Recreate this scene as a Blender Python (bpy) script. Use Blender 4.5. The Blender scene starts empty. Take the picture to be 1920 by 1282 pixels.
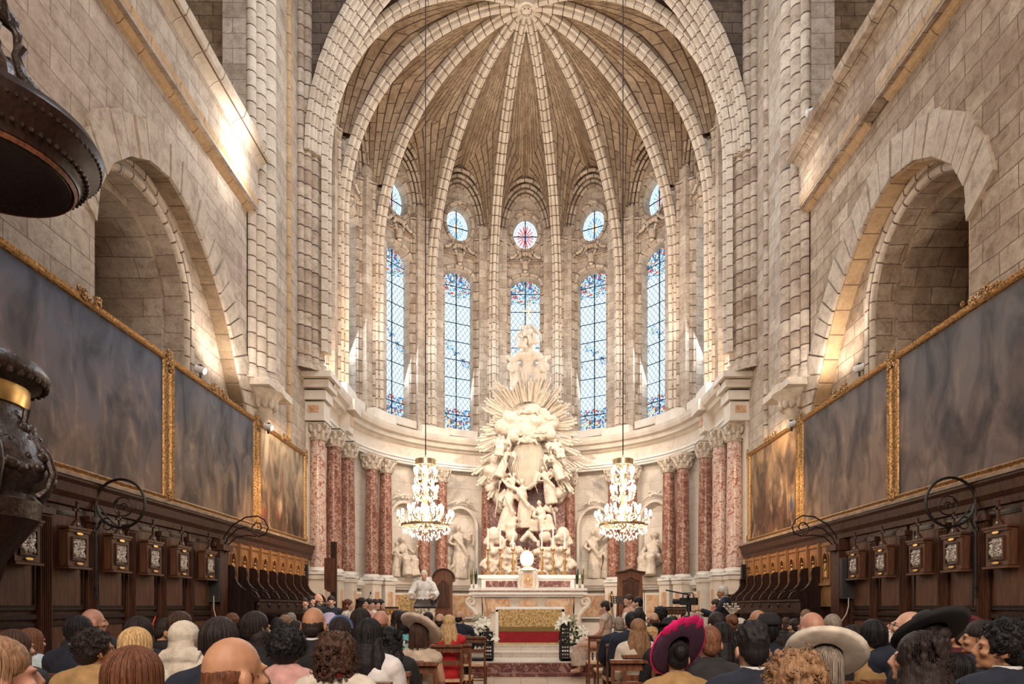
import bpy, math, random
from math import sin, cos, pi, radians as R, sqrt
from mathutils import Vector, Matrix, noise as mnoise
from mathutils.geometry import tessellate_polygon
S = bpy.context.scene
COL = S.collection
AX = 0.135          # nave axis
# ---------------------------------------------------------------- camera, world, exposure
cd = bpy.data.cameras.new('camera'); cam = bpy.data.objects.new('camera', cd); COL.objects.link(cam)
cam.location = (0, 0, 1.4); cam.rotation_euler = (R(90), 0, 0)
cd.sensor_width = 36; cd.lens = 36 * 1200 / 1920
cd.shift_x = -18 / 1920; cd.shift_y = 496 / 1920
cd.clip_start = .05; cd.clip_end = 200
S.camera = cam
S.view_settings.view_transform = 'Standard'; S.view_settings.look = 'None'
S.view_settings.gamma = 1; S.view_settings.exposure = 0.3
W = bpy.data.worlds.new('world'); S.world = W; W.use_nodes = True
W.node_tree.nodes['Background'].inputs[0].default_value = (.93, .86, .82, 1)
W.node_tree.nodes['Background'].inputs[1].default_value = 0.22
try:
    c = S.cycles; c.max_bounces = 5; c.diffuse_bounces = 3; c.glossy_bounces = 2; c.transmission_bounces = 3
    c.transparent_max_bounces = 6; c.caustics_reflective = False; c.caustics_refractive = False
    c.sample_clamp_indirect = 4; c.use_denoising = True
except Exception: pass
WARM = (1, .72, .46); DAY = (.8, .9, 1.0); SOFT = (1, .84, .68)
def lamp(name, kind, loc, power, col=WARM, size=.3, target=None, spot=80, blend=.7, sy=None):
    l = bpy.data.lights.new(name, kind); o = bpy.data.objects.new(name, l); COL.objects.link(o)
    o.location = loc; l.energy = power; l.color = col
    if kind == 'AREA':
        l.size = size
        if sy: l.shape = 'RECTANGLE'; l.size_y = sy
    elif kind == 'SPOT': l.spot_size = R(spot); l.spot_blend = blend; l.shadow_soft_size = size
    else: l.shadow_soft_size = size
    if target is not None:
        o.rotation_euler = (Vector(target) - Vector(loc)).to_track_quat('-Z', 'Y').to_euler()
    return o
# nave lighting behind the photographer: lamps and daylight of the nave
lamp('nave_light', 'AREA', (AX, -2.2, 6.8), 760, (1, .82, .68), 5, (AX, 9, 2.5))
lamp('nave_daylight', 'AREA', (AX, 9.5, 15.5), 560, (.84, .91, 1), 4, (AX, 14.5, 8))
for sx in (-1, 1):
    # floodlights on the ledges, aimed at the altar and across at the vault
    lamp('ledge_flood', 'SPOT', (AX + sx*4.3, 12.0, 10.4), 1500, (1, .83, .66), .2, (AX - sx*1.5, 22, 4.2), 42)
    lamp('ledge_flood', 'SPOT', (AX + sx*4.3, 12.0, 10.4), 650, (1, .8, .6), .2, (AX - sx*2.5, 19.5, 15.5), 60)
    lamp('flood_light', 'SPOT', (AX + sx*4.5, 15.0, 8.5), 900, SOFT, .25, (AX - sx*1.0, 22.5, 3.5), 75)
    lamp('cornice_lamp', 'POINT', (AX + sx*4.9, 16.2, 7.7), 95, (1, .86, .7), .08)
    lamp('cornice_uplight', 'SPOT', (AX + sx*4.6, 17.2, 7.5), 800, (1, .8, .6), .2, (AX - sx*1.0, 19.5, 16), 110)
    lamp('niche_lamp', 'SPOT', (AX + sx*5.1, 11.3, 5.5), 85, (1, .9, .8), .08, (AX + sx*5.6, 11.9, 7.4), 140)
    lamp('picture_lamp', 'SPOT', (AX + sx*4.7, 13.2, 5.5), 90, WARM, .08, (AX + sx*5.5, 14.6, 3.2), 120)
    lamp('stall_lamp', 'SPOT', (AX + sx*3.4, 12.0, 5.2), 330, (1, .66, .36), .1, (AX + sx*5.3, 13.4, 2.3), 60)
lamp('ledge_lamp', 'SPOT', (AX - 4.75, 11.5, 9.5), 60, (1, .93, .86), .12, (AX - 5.4, 11.4, 9.6), 150)
lamp('ledge_lamp', 'SPOT', (AX + 4.8, 12.0, 9.5), 12, (1, .9, .8), .12, (AX + 5.4, 11.9, 9.5), 150)
# daylight through the apse windows
for k in range(-3, 4):
    a = R(k * 25.714)
    lamp('window_daylight', 'AREA', (AX + 5.1*sin(a), 17.9 + 5.1*cos(a), 10.6), 110, DAY, 1.0, (AX - sin(a), 17.9 - cos(a), 8.0), sy=5.4)
# ---------------------------------------------------------------- mesh helpers
class MB:
    def __init__(s, M=None): s.v = []; s.f = []; s.uv = []; s.M = M
    def add(s, vs, fs, uvs=None):
        n = len(s.v)
        if s.M is not None: vs = [s.M @ Vector(p) for p in vs]
        s.v += [Vector(p) for p in vs]
        for i, f in enumerate(fs):
            s.f.append(tuple(n + j for j in f)); s.uv.append(uvs[i] if uvs else None)
        return s
    def box(s, c, d, rz=0, taper=1):
        x, y, z = c; a, b, h = d[0]/2, d[1]/2, d[2]/2
        vs = []
        for zz, t in ((-h, 1), (h, taper)):
            for px, py in ((-a, -b), (a, -b), (a, b), (-a, b)):
                px *= t; py *= t
                vs.append((x + px*cos(rz) - py*sin(rz), y + px*sin(rz) + py*cos(rz), z + zz))
        return s.add(vs, [(3,2,1,0),(4,5,6,7),(0,1,5,4),(1,2,6,5),(2,3,7,6),(3,0,4,7)])
    def lathe(s, prof, c=(0,0,0), n=20, a0=0, a1=2*pi, sx=1, sy=1, cap=False):
        full = abs(a1 - a0 - 2*pi) < 1e-4; m = n if full else n + 1; vs = []; fs = []; uv = []
        L = [0]
        for i in range(1, len(prof)): L.append(L[-1] + math.hypot(prof[i][0]-prof[i-1][0], prof[i][1]-prof[i-1][1]))
        rm = max(p[0] for p in prof)
        for r, z in prof:
            for k in range(m):
                a = a0 + (a1-a0)*k/n; vs.append((c[0] + r*cos(a)*sx, c[1] + r*sin(a)*sy, c[2] + z))
        for i in range(len(prof)-1):
            for k in range(n):
                k2 = (k+1) % m if full else k+1
                fs.append((i*m+k, i*m+k2, (i+1)*m+k2, (i+1)*m+k))
                u0, u1 = rm*(a1-a0)*k/n, rm*(a1-a0)*(k+1)/n
                uv.append([(u0, L[i]), (u1, L[i]), (u1, L[i+1]), (u0, L[i+1])])
        if cap:
            fs.append(tuple(range(m))[::-1]); uv.append(None)
            fs.append(tuple((len(prof)-1)*m + k for k in range(m))); uv.append(None)
        return s.add(vs, fs, uv)
    def cyl(s, c, r, h, n=12, r2=None): return s.lathe([(r, 0), (r if r2 is None else r2, h)], c, n, cap=True)
    def ell(s, c, r, n=12, m=8, rot=None, M=None):
        vs = []; fs = []
        if isinstance(r, (int, float)): r = (r, r, r)
        for i in range(m+1):
            t = pi*i/m
            for k in range(n):
                a = 2*pi*k/n; p = Vector((r[0]*sin(t)*cos(a), r[1]*sin(t)*sin(a), r[2]*cos(t)))
                if rot is not None: p = rot @ p
                vs.append(p + Vector(c))
        for i in range(m):
            for k in range(n): fs.append((i*n+k, (i+1)*n+k, (i+1)*n+(k+1)%n, i*n+(k+1)%n))
        return s.add(vs, fs)
    def tube(s, path, r, n=8, cap=True, flat=1):
        P = [Vector(p) for p in path]; m = len(P); rs = r if isinstance(r, (list, tuple)) else [r]*m
        vs = []; fs = []; uv = []; L = 0; prevN = None; ls = []
        for i in range(m):
            T = (P[min(i+1, m-1)] - P[max(i-1, 0)]).normalized()
            if prevN is None:
                h = Vector((0,0,1)) if abs(T.z) < .9 else Vector((1,0,0)); N = T.cross(h).normalized()
            else: N = (prevN - T*prevN.dot(T)).normalized()
            prevN = N; B = T.cross(N); L += (P[i]-P[i-1]).length if i else 0; ls.append(L)
            for k in range(n):
                a = 2*pi*k/n; vs.append(P[i] + (N*cos(a) + B*sin(a)*flat)*rs[i])
        for i in range(m-1):
            for k in range(n):
                fs.append((i*n+k, i*n+(k+1)%n, (i+1)*n+(k+1)%n, (i+1)*n+k))
                u0, u1 = rs[i]*2*pi*k/n, rs[i]*2*pi*(k+1)/n
                uv.append([(u0, ls[i]), (u1, ls[i]), (u1, ls[i+1]), (u0, ls[i+1])])
        if cap:
            fs.append(tuple(range(n))[::-1]); uv.append(None)
            fs.append(tuple((m-1)*n+k for k in range(n))); uv.append(None)
        return s.add(vs, fs, uv)
    def sweep(s, path, prof, sides, closed=True, cap=True, uoff=0):
        """profile (a,b): a along side vector, b along T x side"""
        P = [Vector(p) for p in path]; m = len(P); n = len(prof); vs = []; fs = []; uv = []
        pl = [0]
        for i in range(1, n+1): pl.append(pl[-1] + math.dist(prof[i % n], prof[i-1]))
        L = [0]
        for i in range(1, m): L.append(L[-1] + (P[i]-P[i-1]).length)
        for i in range(m):
            T = (P[min(i+1, m-1)] - P[max(i-1, 0)]).normalized()
            sd = Vector(sides[i] if isinstance(sides, list) else sides); sd = (sd - T*sd.dot(T)).normalized(); N = T.cross(sd)
            for a, b in prof: vs.append(P[i] + sd*a + N*b)
        for i in range(m-1):
            for k in range(n if closed else n-1):
                k2 = (k+1) % n
                fs.append((i*n+k, i*n+k2, (i+1)*n+k2, (i+1)*n+k))
                uv.append([(pl[k]+uoff, L[i]), (pl[k+1]+uoff, L[i]), (pl[k+1]+uoff, L[i+1]), (pl[k]+uoff, L[i+1])])
        if cap and closed:
            fs.append(tuple(range(n))[::-1]); uv.append(None); fs.append(tuple((m-1)*n+k for k in range(n))); uv.append(None)
        return s.add(vs, fs, uv)
    def plate(s, outer, holes, O, U, V, N, depth, hole_depth=None, back=True):
        """flat panel with holes in frame O,U,V, thickened along N"""
        O, U, V, N = map(Vector, (O, U, V, N)); loops = [outer] + holes
        tri = tessellate_polygon([[Vector((p[0], p[1], 0)) for p in l] for l in loops])
        flat = [p for l in loops for p in l]
        for d in ((0, depth) if back else (0,)):
            s.add([O + U*p[0] + V*p[1] + N*d for p in flat], [tuple(t) for t in tri], [[flat[j] for j in t] for t in tri])
        for li, l in enumerate(loops):
            dd = depth if li == 0 or hole_depth is None else hole_depth
            n = len(l); acc = 0
            for i in range(n):
                p, q = l[i], l[(i+1) % n]; e = math.dist(p, q)
                s.add([O+U*p[0]+V*p[1], O+U*q[0]+V*q[1], O+U*q[0]+V*q[1]+N*dd, O+U*p[0]+V*p[1]+N*dd], [(0,1,2,3)],
                      [[(0, acc), (0, acc+e), (dd, acc+e), (dd, acc)]])
                acc += e
        return s
    def build(s, name, mat, parent=None, smooth=False, loc=None):
        me = bpy.data.meshes.new(name)
        me.from_pydata([tuple(v) for v in s.v], [], s.f)
        ul = me.uv_layers.new(name='UVMap').data
        i = 0
        for p, uvs in zip(me.polygons, s.uv):
            if uvs is None:
                n = p.normal; ax = max(range(3), key=lambda k: abs(n[k]))
                for li in p.loop_indices:
                    v = s.v[me.loops[li].vertex_index]
                    ul[li].uv = ((v.y, v.z), (v.x, v.z), (v.x, v.y))[ax]
            else:
                for j, li in enumerate(p.loop_indices): ul[li].uv = uvs[j]
        if smooth:
            me.polygons.foreach_set('use_smooth', [True]*len(me.polygons))
            try: me.set_sharp_from_angle(angle=R(40))
            except Exception: pass
        me.materials.append(mat)
        o = bpy.data.objects.new(name, me); COL.objects.link(o)
        if parent: o.parent = parent
        if loc: o.location = loc
        return o
def ease(o, vox=None, smooth=0, disp=None, dscale=.05, decim=None):
    """bake remesh / smoothing / noise displacement into the mesh"""
    if vox:
        m = o.modifiers.new('r', 'REMESH'); m.mode = 'VOXEL'; m.voxel_size = vox; m.use_smooth_shade = True
    if smooth:
        m = o.modifiers.new('s', 'SMOOTH'); m.iterations = smooth; m.factor = .5
    if disp:
        t = bpy.data.textures.new('t', 'CLOUDS'); t.noise_scale = dscale; t.noise_depth = 3
        m = o.modifiers.new('d', 'DISPLACE'); m.texture = t; m.strength = disp; m.mid_level = .5
    if decim:
        m = o.modifiers.new('c', 'DECIMATE'); m.ratio = decim
    dg = bpy.context.evaluated_depsgraph_get(); dg.update()
    me = bpy.data.meshes.new_from_object(o.evaluated_get(dg)); old = o.data; mats = list(old.materials)
    o.modifiers.clear(); o.data = me; me.name = old.name
    if not me.materials:
        for x in mats: me.materials.append(x)
    me.polygons.foreach_set('use_smooth', [True]*len(me.polygons))
    return o
def thing(name, label, cat, loc=(0,0,0), rz=0, group=None, scale=None):
    o = bpy.data.objects.new(name, None); COL.objects.link(o); o.empty_display_size = .1
    o.location = loc; o.rotation_euler = (0, 0, rz)
    if scale: o.scale = (scale,)*3
    return tag(o, label, cat, group)
def tag(o, label, cat=None, group=None, kind=None):
    if label: o['label'] = label
    if cat: o['category'] = cat
    if group: o['group'] = group
    if kind: o['kind'] = kind
    return o
def struct(o): o['kind'] = 'structure'; return o
def kids(o): return [c for c in bpy.data.objects if c.parent == o]
def clone(root, loc, rz=0, label=None, scale=None, sx=None):
    r = root.copy(); COL.objects.link(r); r.location = loc; r.rotation_euler = (0, 0, rz)
    if label: r['label'] = label
    if scale: r.scale = (scale,)*3
    for c in root.children:
        d = c.copy(); COL.objects.link(d); d.parent = r
        for g in c.children:
            e = g.copy(); COL.objects.link(e); e.parent = d
    return r
# ---------------------------------------------------------------- materials
def newmat(name, rough=.8, metal=0, col=(.5,.5,.5)):
    m = bpy.data.materials.new(name); m.use_nodes = True; nt = m.node_tree; b = nt.nodes['Principled BSDF']
    b.inputs['Roughness'].default_value = rough; b.inputs['Metallic'].default_value = metal
    b.inputs['Base Color'].default_value = (*col, 1); return m, nt, b
def N(nt, t, **kw):
    n = nt.nodes.new('ShaderNode' + t)
    for k, v in kw.items():
        if k in n.inputs: n.inputs[k].default_value = v
        else: setattr(n, k, v)
    return n
def L(nt, a, b): nt.links.new(a, b)
def ramp(nt, src, stops, mode='LINEAR'):
    r = N(nt, 'ValToRGB'); r.color_ramp.interpolation = mode; e = r.color_ramp.elements
    while len(e) < len(stops): e.new(.5)
    for i, (p, c) in enumerate(stops): e[i].position = p; e[i].color = (*c, 1) if len(c) == 3 else c
    if src is not None: L(nt, src, r.inputs[0])
    return r
def mix(nt, a, b, fac, mode='MIX'):
    m = N(nt, 'Mix', data_type='RGBA', blend_type=mode)
    for s, k in ((a, 6), (b, 7), (fac, 0)):
        if isinstance(s, (int, float)): m.inputs[k].default_value = s
        elif isinstance(s, tuple): m.inputs[k].default_value = (*s, 1)
        else: L(nt, s, m.inputs[k])
    return m.outputs[2]
def bump(nt, b, h, dist=.01, st=1):
    n = N(nt, 'Bump'); n.inputs['Strength'].default_value = st; n.inputs['Distance'].default_value = dist
    L(nt, h, n.inputs['Height']); L(nt, n.outputs[0], b.inputs['Normal'])
def stone(name, c1, c2, mortar, bw=.6, bh=.3, ms=.01, stain=(.35,.24,.17), sf=.5, ds=.03, rough=.9, off=.5, grime=2.2, lo=.5, hi=.75):
    m, nt, b = newmat(name, rough); uv = N(nt, 'UVMap'); ge = N(nt, 'NewGeometry')
    nz = N(nt, 'TexNoise', Scale=1.7, Detail=3.0); L(nt, ge.outputs['Position'], nz.inputs['Vector'])
    ds_ = N(nt, 'VectorMath', operation='MULTIPLY_ADD'); L(nt, nz.outputs['Color'], ds_.inputs[0]); ds_.inputs[1].default_value = (ds,)*3
    L(nt, uv.outputs[0], ds_.inputs[2])
    br = N(nt, 'TexBrick', offset=off); br.inputs['Scale'].default_value = 1; br.inputs['Brick Width'].default_value = bw
    br.inputs['Row Height'].default_value = bh; br.inputs['Mortar Size'].default_value = ms; br.inputs['Mortar Smooth'].default_value = .3
    br.inputs['Bias'].default_value = -.1
    for k, c in (('Color1', c1), ('Color2', c2), ('Mortar', mortar)): br.inputs[k].default_value = (*c, 1)
    L(nt, ds_.outputs[0], br.inputs['Vector'])
    n2 = N(nt, 'TexNoise', Scale=grime, Detail=6.0, Roughness=.65); L(nt, ge.outputs['Position'], n2.inputs['Vector'])
    r2 = ramp(nt, n2.outputs[0], [(lo, (0,0,0)), (hi, (1,1,1))])
    fm = N(nt, 'Math', operation='MULTIPLY'); L(nt, r2.outputs[0], fm.inputs[0]); fm.inputs[1].default_value = sf
    c = mix(nt, br.outputs[0], stain, fm.outputs[0])
    n3 = N(nt, 'TexNoise', Scale=22.0, Detail=4.0); L(nt, ge.outputs['Position'], n3.inputs['Vector'])
    r3 = ramp(nt, n3.outputs[0], [(.3, (.9,.9,.9)), (.7, (1.05,1.05,1.05))]); c = mix(nt, c, r3.outputs[0], 1.0, 'MULTIPLY')
    n4 = N(nt, 'TexNoise', Scale=4.5, Detail=8.0, Roughness=.75, Distortion=.4); L(nt, ge.outputs['Position'], n4.inputs['Vector']); r4 = ramp(nt, n4.outputs[0], [(.36, (.62,.56,.5)), (.5, (.95,.94,.92)), (.66, (1.18,1.16,1.14))]); c = mix(nt, c, r4.outputs[0], min(1.0, sf*1.3), 'MULTIPLY')
    L(nt, c, b.inputs['Base Color'])
    h = N(nt, 'Math', operation='MULTIPLY_ADD'); L(nt, br.outputs['Fac'], h.inputs[0]); h.inputs[1].default_value = -1.5; L(nt, n3.outputs[0], h.inputs[2])
    bump(nt, b, h.outputs[0], .012, .7); return m
def plain(name, col, rough=.6, metal=0, var=.15, sc=8, bmp=0.0, emit=None, col2=None):
    m, nt, b = newmat(name, rough, metal, col); tc = N(nt, 'TexCoord')
    nz = N(nt, 'TexNoise', Scale=float(sc), Detail=4.0); L(nt, tc.outputs['Object'], nz.inputs['Vector'])
    c2 = col2 or tuple(x*(1-var*1.6) for x in col)
    r = ramp(nt, nz.outputs[0], [(.3, c2), (.7, tuple(min(1, x*(1+var)) for x in col))]); L(nt, r.outputs[0], b.inputs['Base Color'])
    if bmp: bump(nt, b, nz.outputs[0], bmp)
    if emit: b.inputs['Emission Color'].default_value = (*emit[:3], 1); b.inputs['Emission Strength'].default_value = emit[3]
    return m
def marble(name, stops, sc=5, warp=1.6, rough=.3, stretch=(1,1,1)):
    m, nt, b = newmat(name, rough); tc = N(nt, 'TexCoord'); mp = N(nt, 'Mapping'); mp.inputs['Scale'].default_value = stretch
    L(nt, tc.outputs['Object'], mp.inputs[0])
    n1 = N(nt, 'TexNoise', Scale=float(sc), Detail=7.0, Roughness=.7, Distortion=float(warp)); L(nt, mp.outputs[0], n1.inputs['Vector'])
    r = ramp(nt, n1.outputs[0], stops); L(nt, r.outputs[0], b.inputs['Base Color']); return m
def wood(name, c1, c2, rough=.5, sc=1.0):
    m, nt, b = newmat(name, rough); b.inputs['Specular IOR Level'].default_value = .3; tc = N(nt, 'TexCoord'); mp = N(nt, 'Mapping'); mp.inputs['Scale'].default_value = (14*sc, 14*sc, 1.6*sc)
    L(nt, tc.outputs['Object'], mp.inputs[0]); nz = N(nt, 'TexNoise', Scale=2.0, Detail=6.0, Distortion=.6); L(nt, mp.outputs[0], nz.inputs['Vector'])
    r = ramp(nt, nz.outputs[0], [(.3, c1), (.68, c2)]); L(nt, r.outputs[0], b.inputs['Base Color']); bump(nt, b, nz.outputs[0], .003, .4); return m
C1, C2, MO = (.56,.47,.385), (.46,.375,.30), (.20,.13,.09)
M = {}
M['ashlar'] = stone('ashlar_limestone', (.58,.49,.4), (.43,.345,.27), (.22,.145,.10), .66, .3, .006, sf=.6, ds=.05, grime=.9, lo=.42, hi=.7, stain=(.30,.21,.15))
M['shaded'] = stone('shaded_limestone', (.16,.115,.085), (.10,.07,.05), (.04,.025,.02), .5, .26, .01, sf=.5)  # limestone with the shadow over the arch put into its colour
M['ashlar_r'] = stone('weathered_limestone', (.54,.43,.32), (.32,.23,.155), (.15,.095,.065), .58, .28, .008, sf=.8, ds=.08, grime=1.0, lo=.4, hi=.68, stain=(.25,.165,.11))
M['vault'] = stone('vault_limestone', (.45,.34,.23), (.27,.185,.12), (.09,.05,.035), .5, .14, .012, sf=.7, ds=.02, grime=1.1, stain=(.22,.135,.085))
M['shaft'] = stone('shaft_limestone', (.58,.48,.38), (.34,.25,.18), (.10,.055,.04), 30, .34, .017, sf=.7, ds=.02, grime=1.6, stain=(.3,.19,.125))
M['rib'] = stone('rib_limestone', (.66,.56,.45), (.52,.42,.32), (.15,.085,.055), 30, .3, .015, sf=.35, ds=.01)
M['block'] = stone('voussoir_limestone', (.52,.43,.34), (.42,.34,.26), MO, 30, 30, .006, sf=.6)
M['orange'] = stone('ochre_limestone', (.55,.37,.2), (.45,.29,.155), (.2,.11,.06), 30, .42, .01, sf=.4)
M['cream'] = plain('cream_stone', (.68,.59,.49), .6, var=.08, sc=3, bmp=.004)
M['creamd'] = plain('carved_cream_stone', (.62,.52,.415), .65, var=.12, sc=9, bmp=.01)
M['white'] = plain('white_marble', (.8,.76,.7), .35, var=.06, sc=2)
M['red'] = marble('red_marble', [(.3,(.10,.03,.02)),(.44,(.20,.065,.042)),(.53,(.30,.13,.085)),(.585,(.56,.42,.31)),(.625,(.22,.08,.05)),(.76,(.48,.34,.25))], 7, 1.8, .28)
M['red2'] = marble('veined_red_marble', [(.3,(.2,.045,.03)),(.44,(.36,.13,.08)),(.53,(.72,.6,.5)),(.6,(.42,.2,.15)),(.75,(.78,.7,.6))], 6, 2.2, .28)
M['redp'] = marble('dark_red_marble', [(.3,(.06,.012,.01)),(.5,(.16,.04,.03)),(.62,(.45,.3,.24)),(.7,(.12,.03,.02))], 5, 2.0, .3)
M['ochre'] = marble('ochre_marble', [(.35,(.42,.2,.09)),(.5,(.6,.36,.2)),(.62,(.68,.5,.34)),(.75,(.42,.2,.1))], 2.2, 2.5, .3)
M['wood'] = wood('dark_oak', (.032,.011,.006), (.095,.036,.018))
M['woodp'] = wood('panel_oak', (.07,.026,.013), (.15,.066,.034))
M['woodo'] = wood('honey_oak', (.2,.085,.03), (.38,.19,.075))
M['woodd'] = wood('black_oak', (.012,.006,.005), (.035,.016,.011), .35)
M['chair'] = wood('chair_beech', (.10,.035,.018), (.22,.09,.045), .4)
M['gilt'] = plain('gilded_wood', (.44,.25,.095), .42, .7, var=.4, sc=30, bmp=.01)
M['silver'] = plain('silvered_relief', (.55,.47,.4), .35, .7, var=.5, sc=60, bmp=.02)
M['pale_gilt'] = plain('pale_gilt_metal', (.85,.66,.42), .3, .8, var=.2)
M['frieze'] = marble('pale_veined_frieze', [(.3,(.58,.4,.28)),(.42,(.70,.58,.46)),(.6,(.74,.65,.55)),(.75,(.55,.36,.25))], 2.0, 1.5, .35)
M['ledge'] = plain('dusty_ledge', (.30,.21,.14), .8, var=.3, sc=6, bmp=.01)
M['brass'] = plain('brass', (.8,.55,.22), .3, .9, var=.2)
M['iron'] = plain('black_iron', (.018,.014,.013), .5, .6, var=.2)
M['black'] = plain('black_plastic', (.012,.011,.012), .5)
M['bronze'] = plain('dark_bronze', (.045,.028,.022), .35, .3, var=.4, sc=25, bmp=.006)
# ================================================================ STRUCTURE
def arch_pts(c, hw, spring, apex, base, n=14, pointed=False):
    """2D outline of an arched opening, counter-clockwise from bottom left"""
    pts = [(c-hw, base)]; rise = apex - spring
    for i in range(n+1):
        t = i/n
        if pointed:
            # two circular arcs meeting at apex
            if t <= .5: k = t*2; a = k*pi/2; x = -hw*cos(a)**1.0; z = rise*sin(a)**.82; x = -hw*(1 - (1-cos(a))**.92)
            else: k = (1-t)*2; a = k*pi/2; x = hw*(1 - (1-cos(a))**.92); z = rise*sin(a)**.82
            pts.append((c + x, spring + z))
        else:
            a = pi*(1-t); pts.append((c + hw*cos(a), spring + rise*sin(a)))
    pts.append((c+hw, base)); return pts
KEY = Vector((AX, 17.9, 18.2)); ZS = 12.3; RISE = 5.9
# floor and steps ------------------------------------------------
mf = stone('stone_floor', (.42,.30,.2), (.36,.25,.165), (.2,.13,.09), .5, .5, .006, sf=.3, off=0, rough=.45)
struct(MB().box((AX, 7.0, -.1), (18, 30, .2)).build('floor', mf))
b = MB(); b.box((AX, 16.9, .035), (10.9, 8.3, .07)); b.box((AX, 17.3, .16), (10.9, 8.6, .18)); struct(b.build('floor', M['redp']))
mw = stone('pale_marble_floor', (.66,.58,.5), (.6,.52,.44), (.4,.3,.24), .9, .12, .006, sf=.2, rough=.35)
b = MB(); b.box((AX, 18.6, .255), (10.9, 11, .02)); b.box((AX, 19.2, .325), (10.9, 9.8, .12)); b.box((AX, 19.6, .445), (10.9, 9.4, .12)); struct(b.build('floor', mw))
# nave side walls --------------------------------------------------
BIG = [(-2.75,3.0),(-2.75,4.6),(-2.62,5.3),(-2.35,5.75),(-2.05,6.3),(-1.8,6.68),(-1.4,7.12),(-.95,7.47),(-.55,7.72),(0,7.87)]
BIG = [(-x, z) for x, z in BIG][::-1]
BIG = [(-1.66,3.0),(-1.66,6.2),(-1.6,6.68),(-1.38,7.12),(-.98,7.5),(-.55,7.74)] + BIG[0:]
def side(sx):
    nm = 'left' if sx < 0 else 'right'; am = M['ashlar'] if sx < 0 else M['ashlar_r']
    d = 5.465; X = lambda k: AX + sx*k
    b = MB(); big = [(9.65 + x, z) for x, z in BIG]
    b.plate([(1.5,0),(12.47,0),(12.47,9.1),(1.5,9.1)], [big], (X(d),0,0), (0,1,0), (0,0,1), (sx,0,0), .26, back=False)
    inner = arch_pts(9.36, 1.22, 6.3, 7.5, 3.0, 18)
    b.plate([(6.6,2.9),(12.47,2.9),(12.47,8.2),(6.6,8.2)], [inner], (X(d+.26),0,0), (0,1,0), (0,0,1), (sx,0,0), .3, back=False)
    in2 = arch_pts(9.36, 1.12, 6.3, 7.36, 3.0, 18)
    b.plate([(7.5,2.9),(11.5,2.9),(11.5,7.9),(7.5,7.9)], [in2], (X(d+.56),0,0), (0,1,0), (0,0,1), (sx,0,0), 1.5, back=False)
    b.box((X(d+2.1), 9.4, 5.4), (.1, 5, 6)); b.box((X(d+.9), 9.4, 2.95), (1.8, 5, .1))
    b.box((X(d+.05), 12.44, 4.7), (.1,.06,9.4))
    b.box((X(d-.02), 7.0, 9.6), (.33, 11, .9))
    b.box((X(d+1.7), 7.0, 10.1), (3.5, 11, .2)); b.box((X(d+3.4), 7.0, 15), (.2, 13, 11))
    struct(b.build('wall_' + nm, am))
    # ochre intrados band of the big arch and mouldings of the opening
    band = [(0,0),(.0,.20),(-.03,.20),(-.03,0)]
    path = [Vector((X(d+.005), 9.65 + x*1.0, z)) for x, z in BIG]
    o = MB().sweep([p for p in path], [(0,0),(.27,0),(.27,.03),(0,.03)], (sx,0,0)).build('trim_1', M['orange']); struct(o)
    path = [Vector((X(d+.26), y, z)) for y, z in arch_pts(9.36, 1.3, 6.3, 7.58, 3.0, 22)]
    circ = [(.06*cos(a*pi/5), .06*sin(a*pi/5)) for a in range(10)]
    b = MB(); b.sweep(path, circ, (sx,0,0))
    path = [Vector((X(d+.26), y, z)) for y, z in arch_pts(9.36, 1.46, 6.3, 7.76, 3.0, 22)]
    b.sweep(path, [(-.035,-.05),(.02,-.05),(.02,.05),(-.035,.05)], (sx,0,0)); struct(b.build('trim_2', M['rib'], smooth=True))
    # voussoirs round the big arch: separate shallow blocks
    b = MB(); rnd = random.Random(5 + sx)
    for i in range(1, len(BIG)-2):
        for h2 in (0, 1):
            p, q = Vector(BIG[i]), Vector(BIG[i+1]); mid_ = (p+q)/2; p, q = (p, mid_) if h2 == 0 else (mid_, q)
            c = Vector((0, 5.0)); h = .5 + .08*rnd.random(); po = p + (p-c).normalized()*h; qo = q + (q-c).normalized()*h
            pts = [p.lerp(q, .05), q.lerp(p, .05), qo.lerp(po, .05), po.lerp(qo, .05)]; th = rnd.uniform(.03, .06)
            b.plate([(9.65+a[0], a[1]) for a in pts], [], (X(d-th),0,0), (0,1,0), (0,0,1), (sx,0,0), th)
    struct(b.build('trim_3', M['block']))
    # two cornices and their blocks
    b = MB(); y = 1.6; low = MB(); up = MB()
    while y < 12.4:
        w = rnd.uniform(.45, .8); w = min(w, 12.5-y); j = rnd.uniform(0, .05 if sx > 0 else .012); g = .008
        skip = sx > 0 and rnd.random() < .14
        pr = [(0,0),(.05,.02),(.1,.08),(.19,.15),(.21,.24),(.17,.3),(0,.3)]
        if not skip:
            k = 1 - j*2
            P = [(X(d - a*k), z) for a, z in pr]
            low.plate([(a*k, z + j*.4) for a, z in pr], [], (X(d), y+g, 9.06), (-sx,0,0), (0,0,1), (0,1,0), w-2*g)
        y += w
    y = 1.6
    while y < 12.4:
        w = rnd.uniform(.5, .9); w = min(w, 12.55-y); j = rnd.uniform(0, .03 if sx > 0 else .008)
        up.plate([(0,0),(.08,.03),(.14,.1),(.3,.17),(.34,.28),(.3,.34),(0,.34)], [], (X(d-.1), y+.006, 9.93+j), (-sx,0,0), (0,0,1), (0,1,0), w-.012)
        y += w
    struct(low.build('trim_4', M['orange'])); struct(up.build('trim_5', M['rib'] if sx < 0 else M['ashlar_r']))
    # clerestory pilaster wall behind the stalls, its shafts and the tribune end wall
    b = MB(); b.box((X(d+.25), 14.35, 10.5), (.5, 3.75, 21)); struct(b.build('wall_' + nm, M['ashlar']))
    b = MB()
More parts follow.
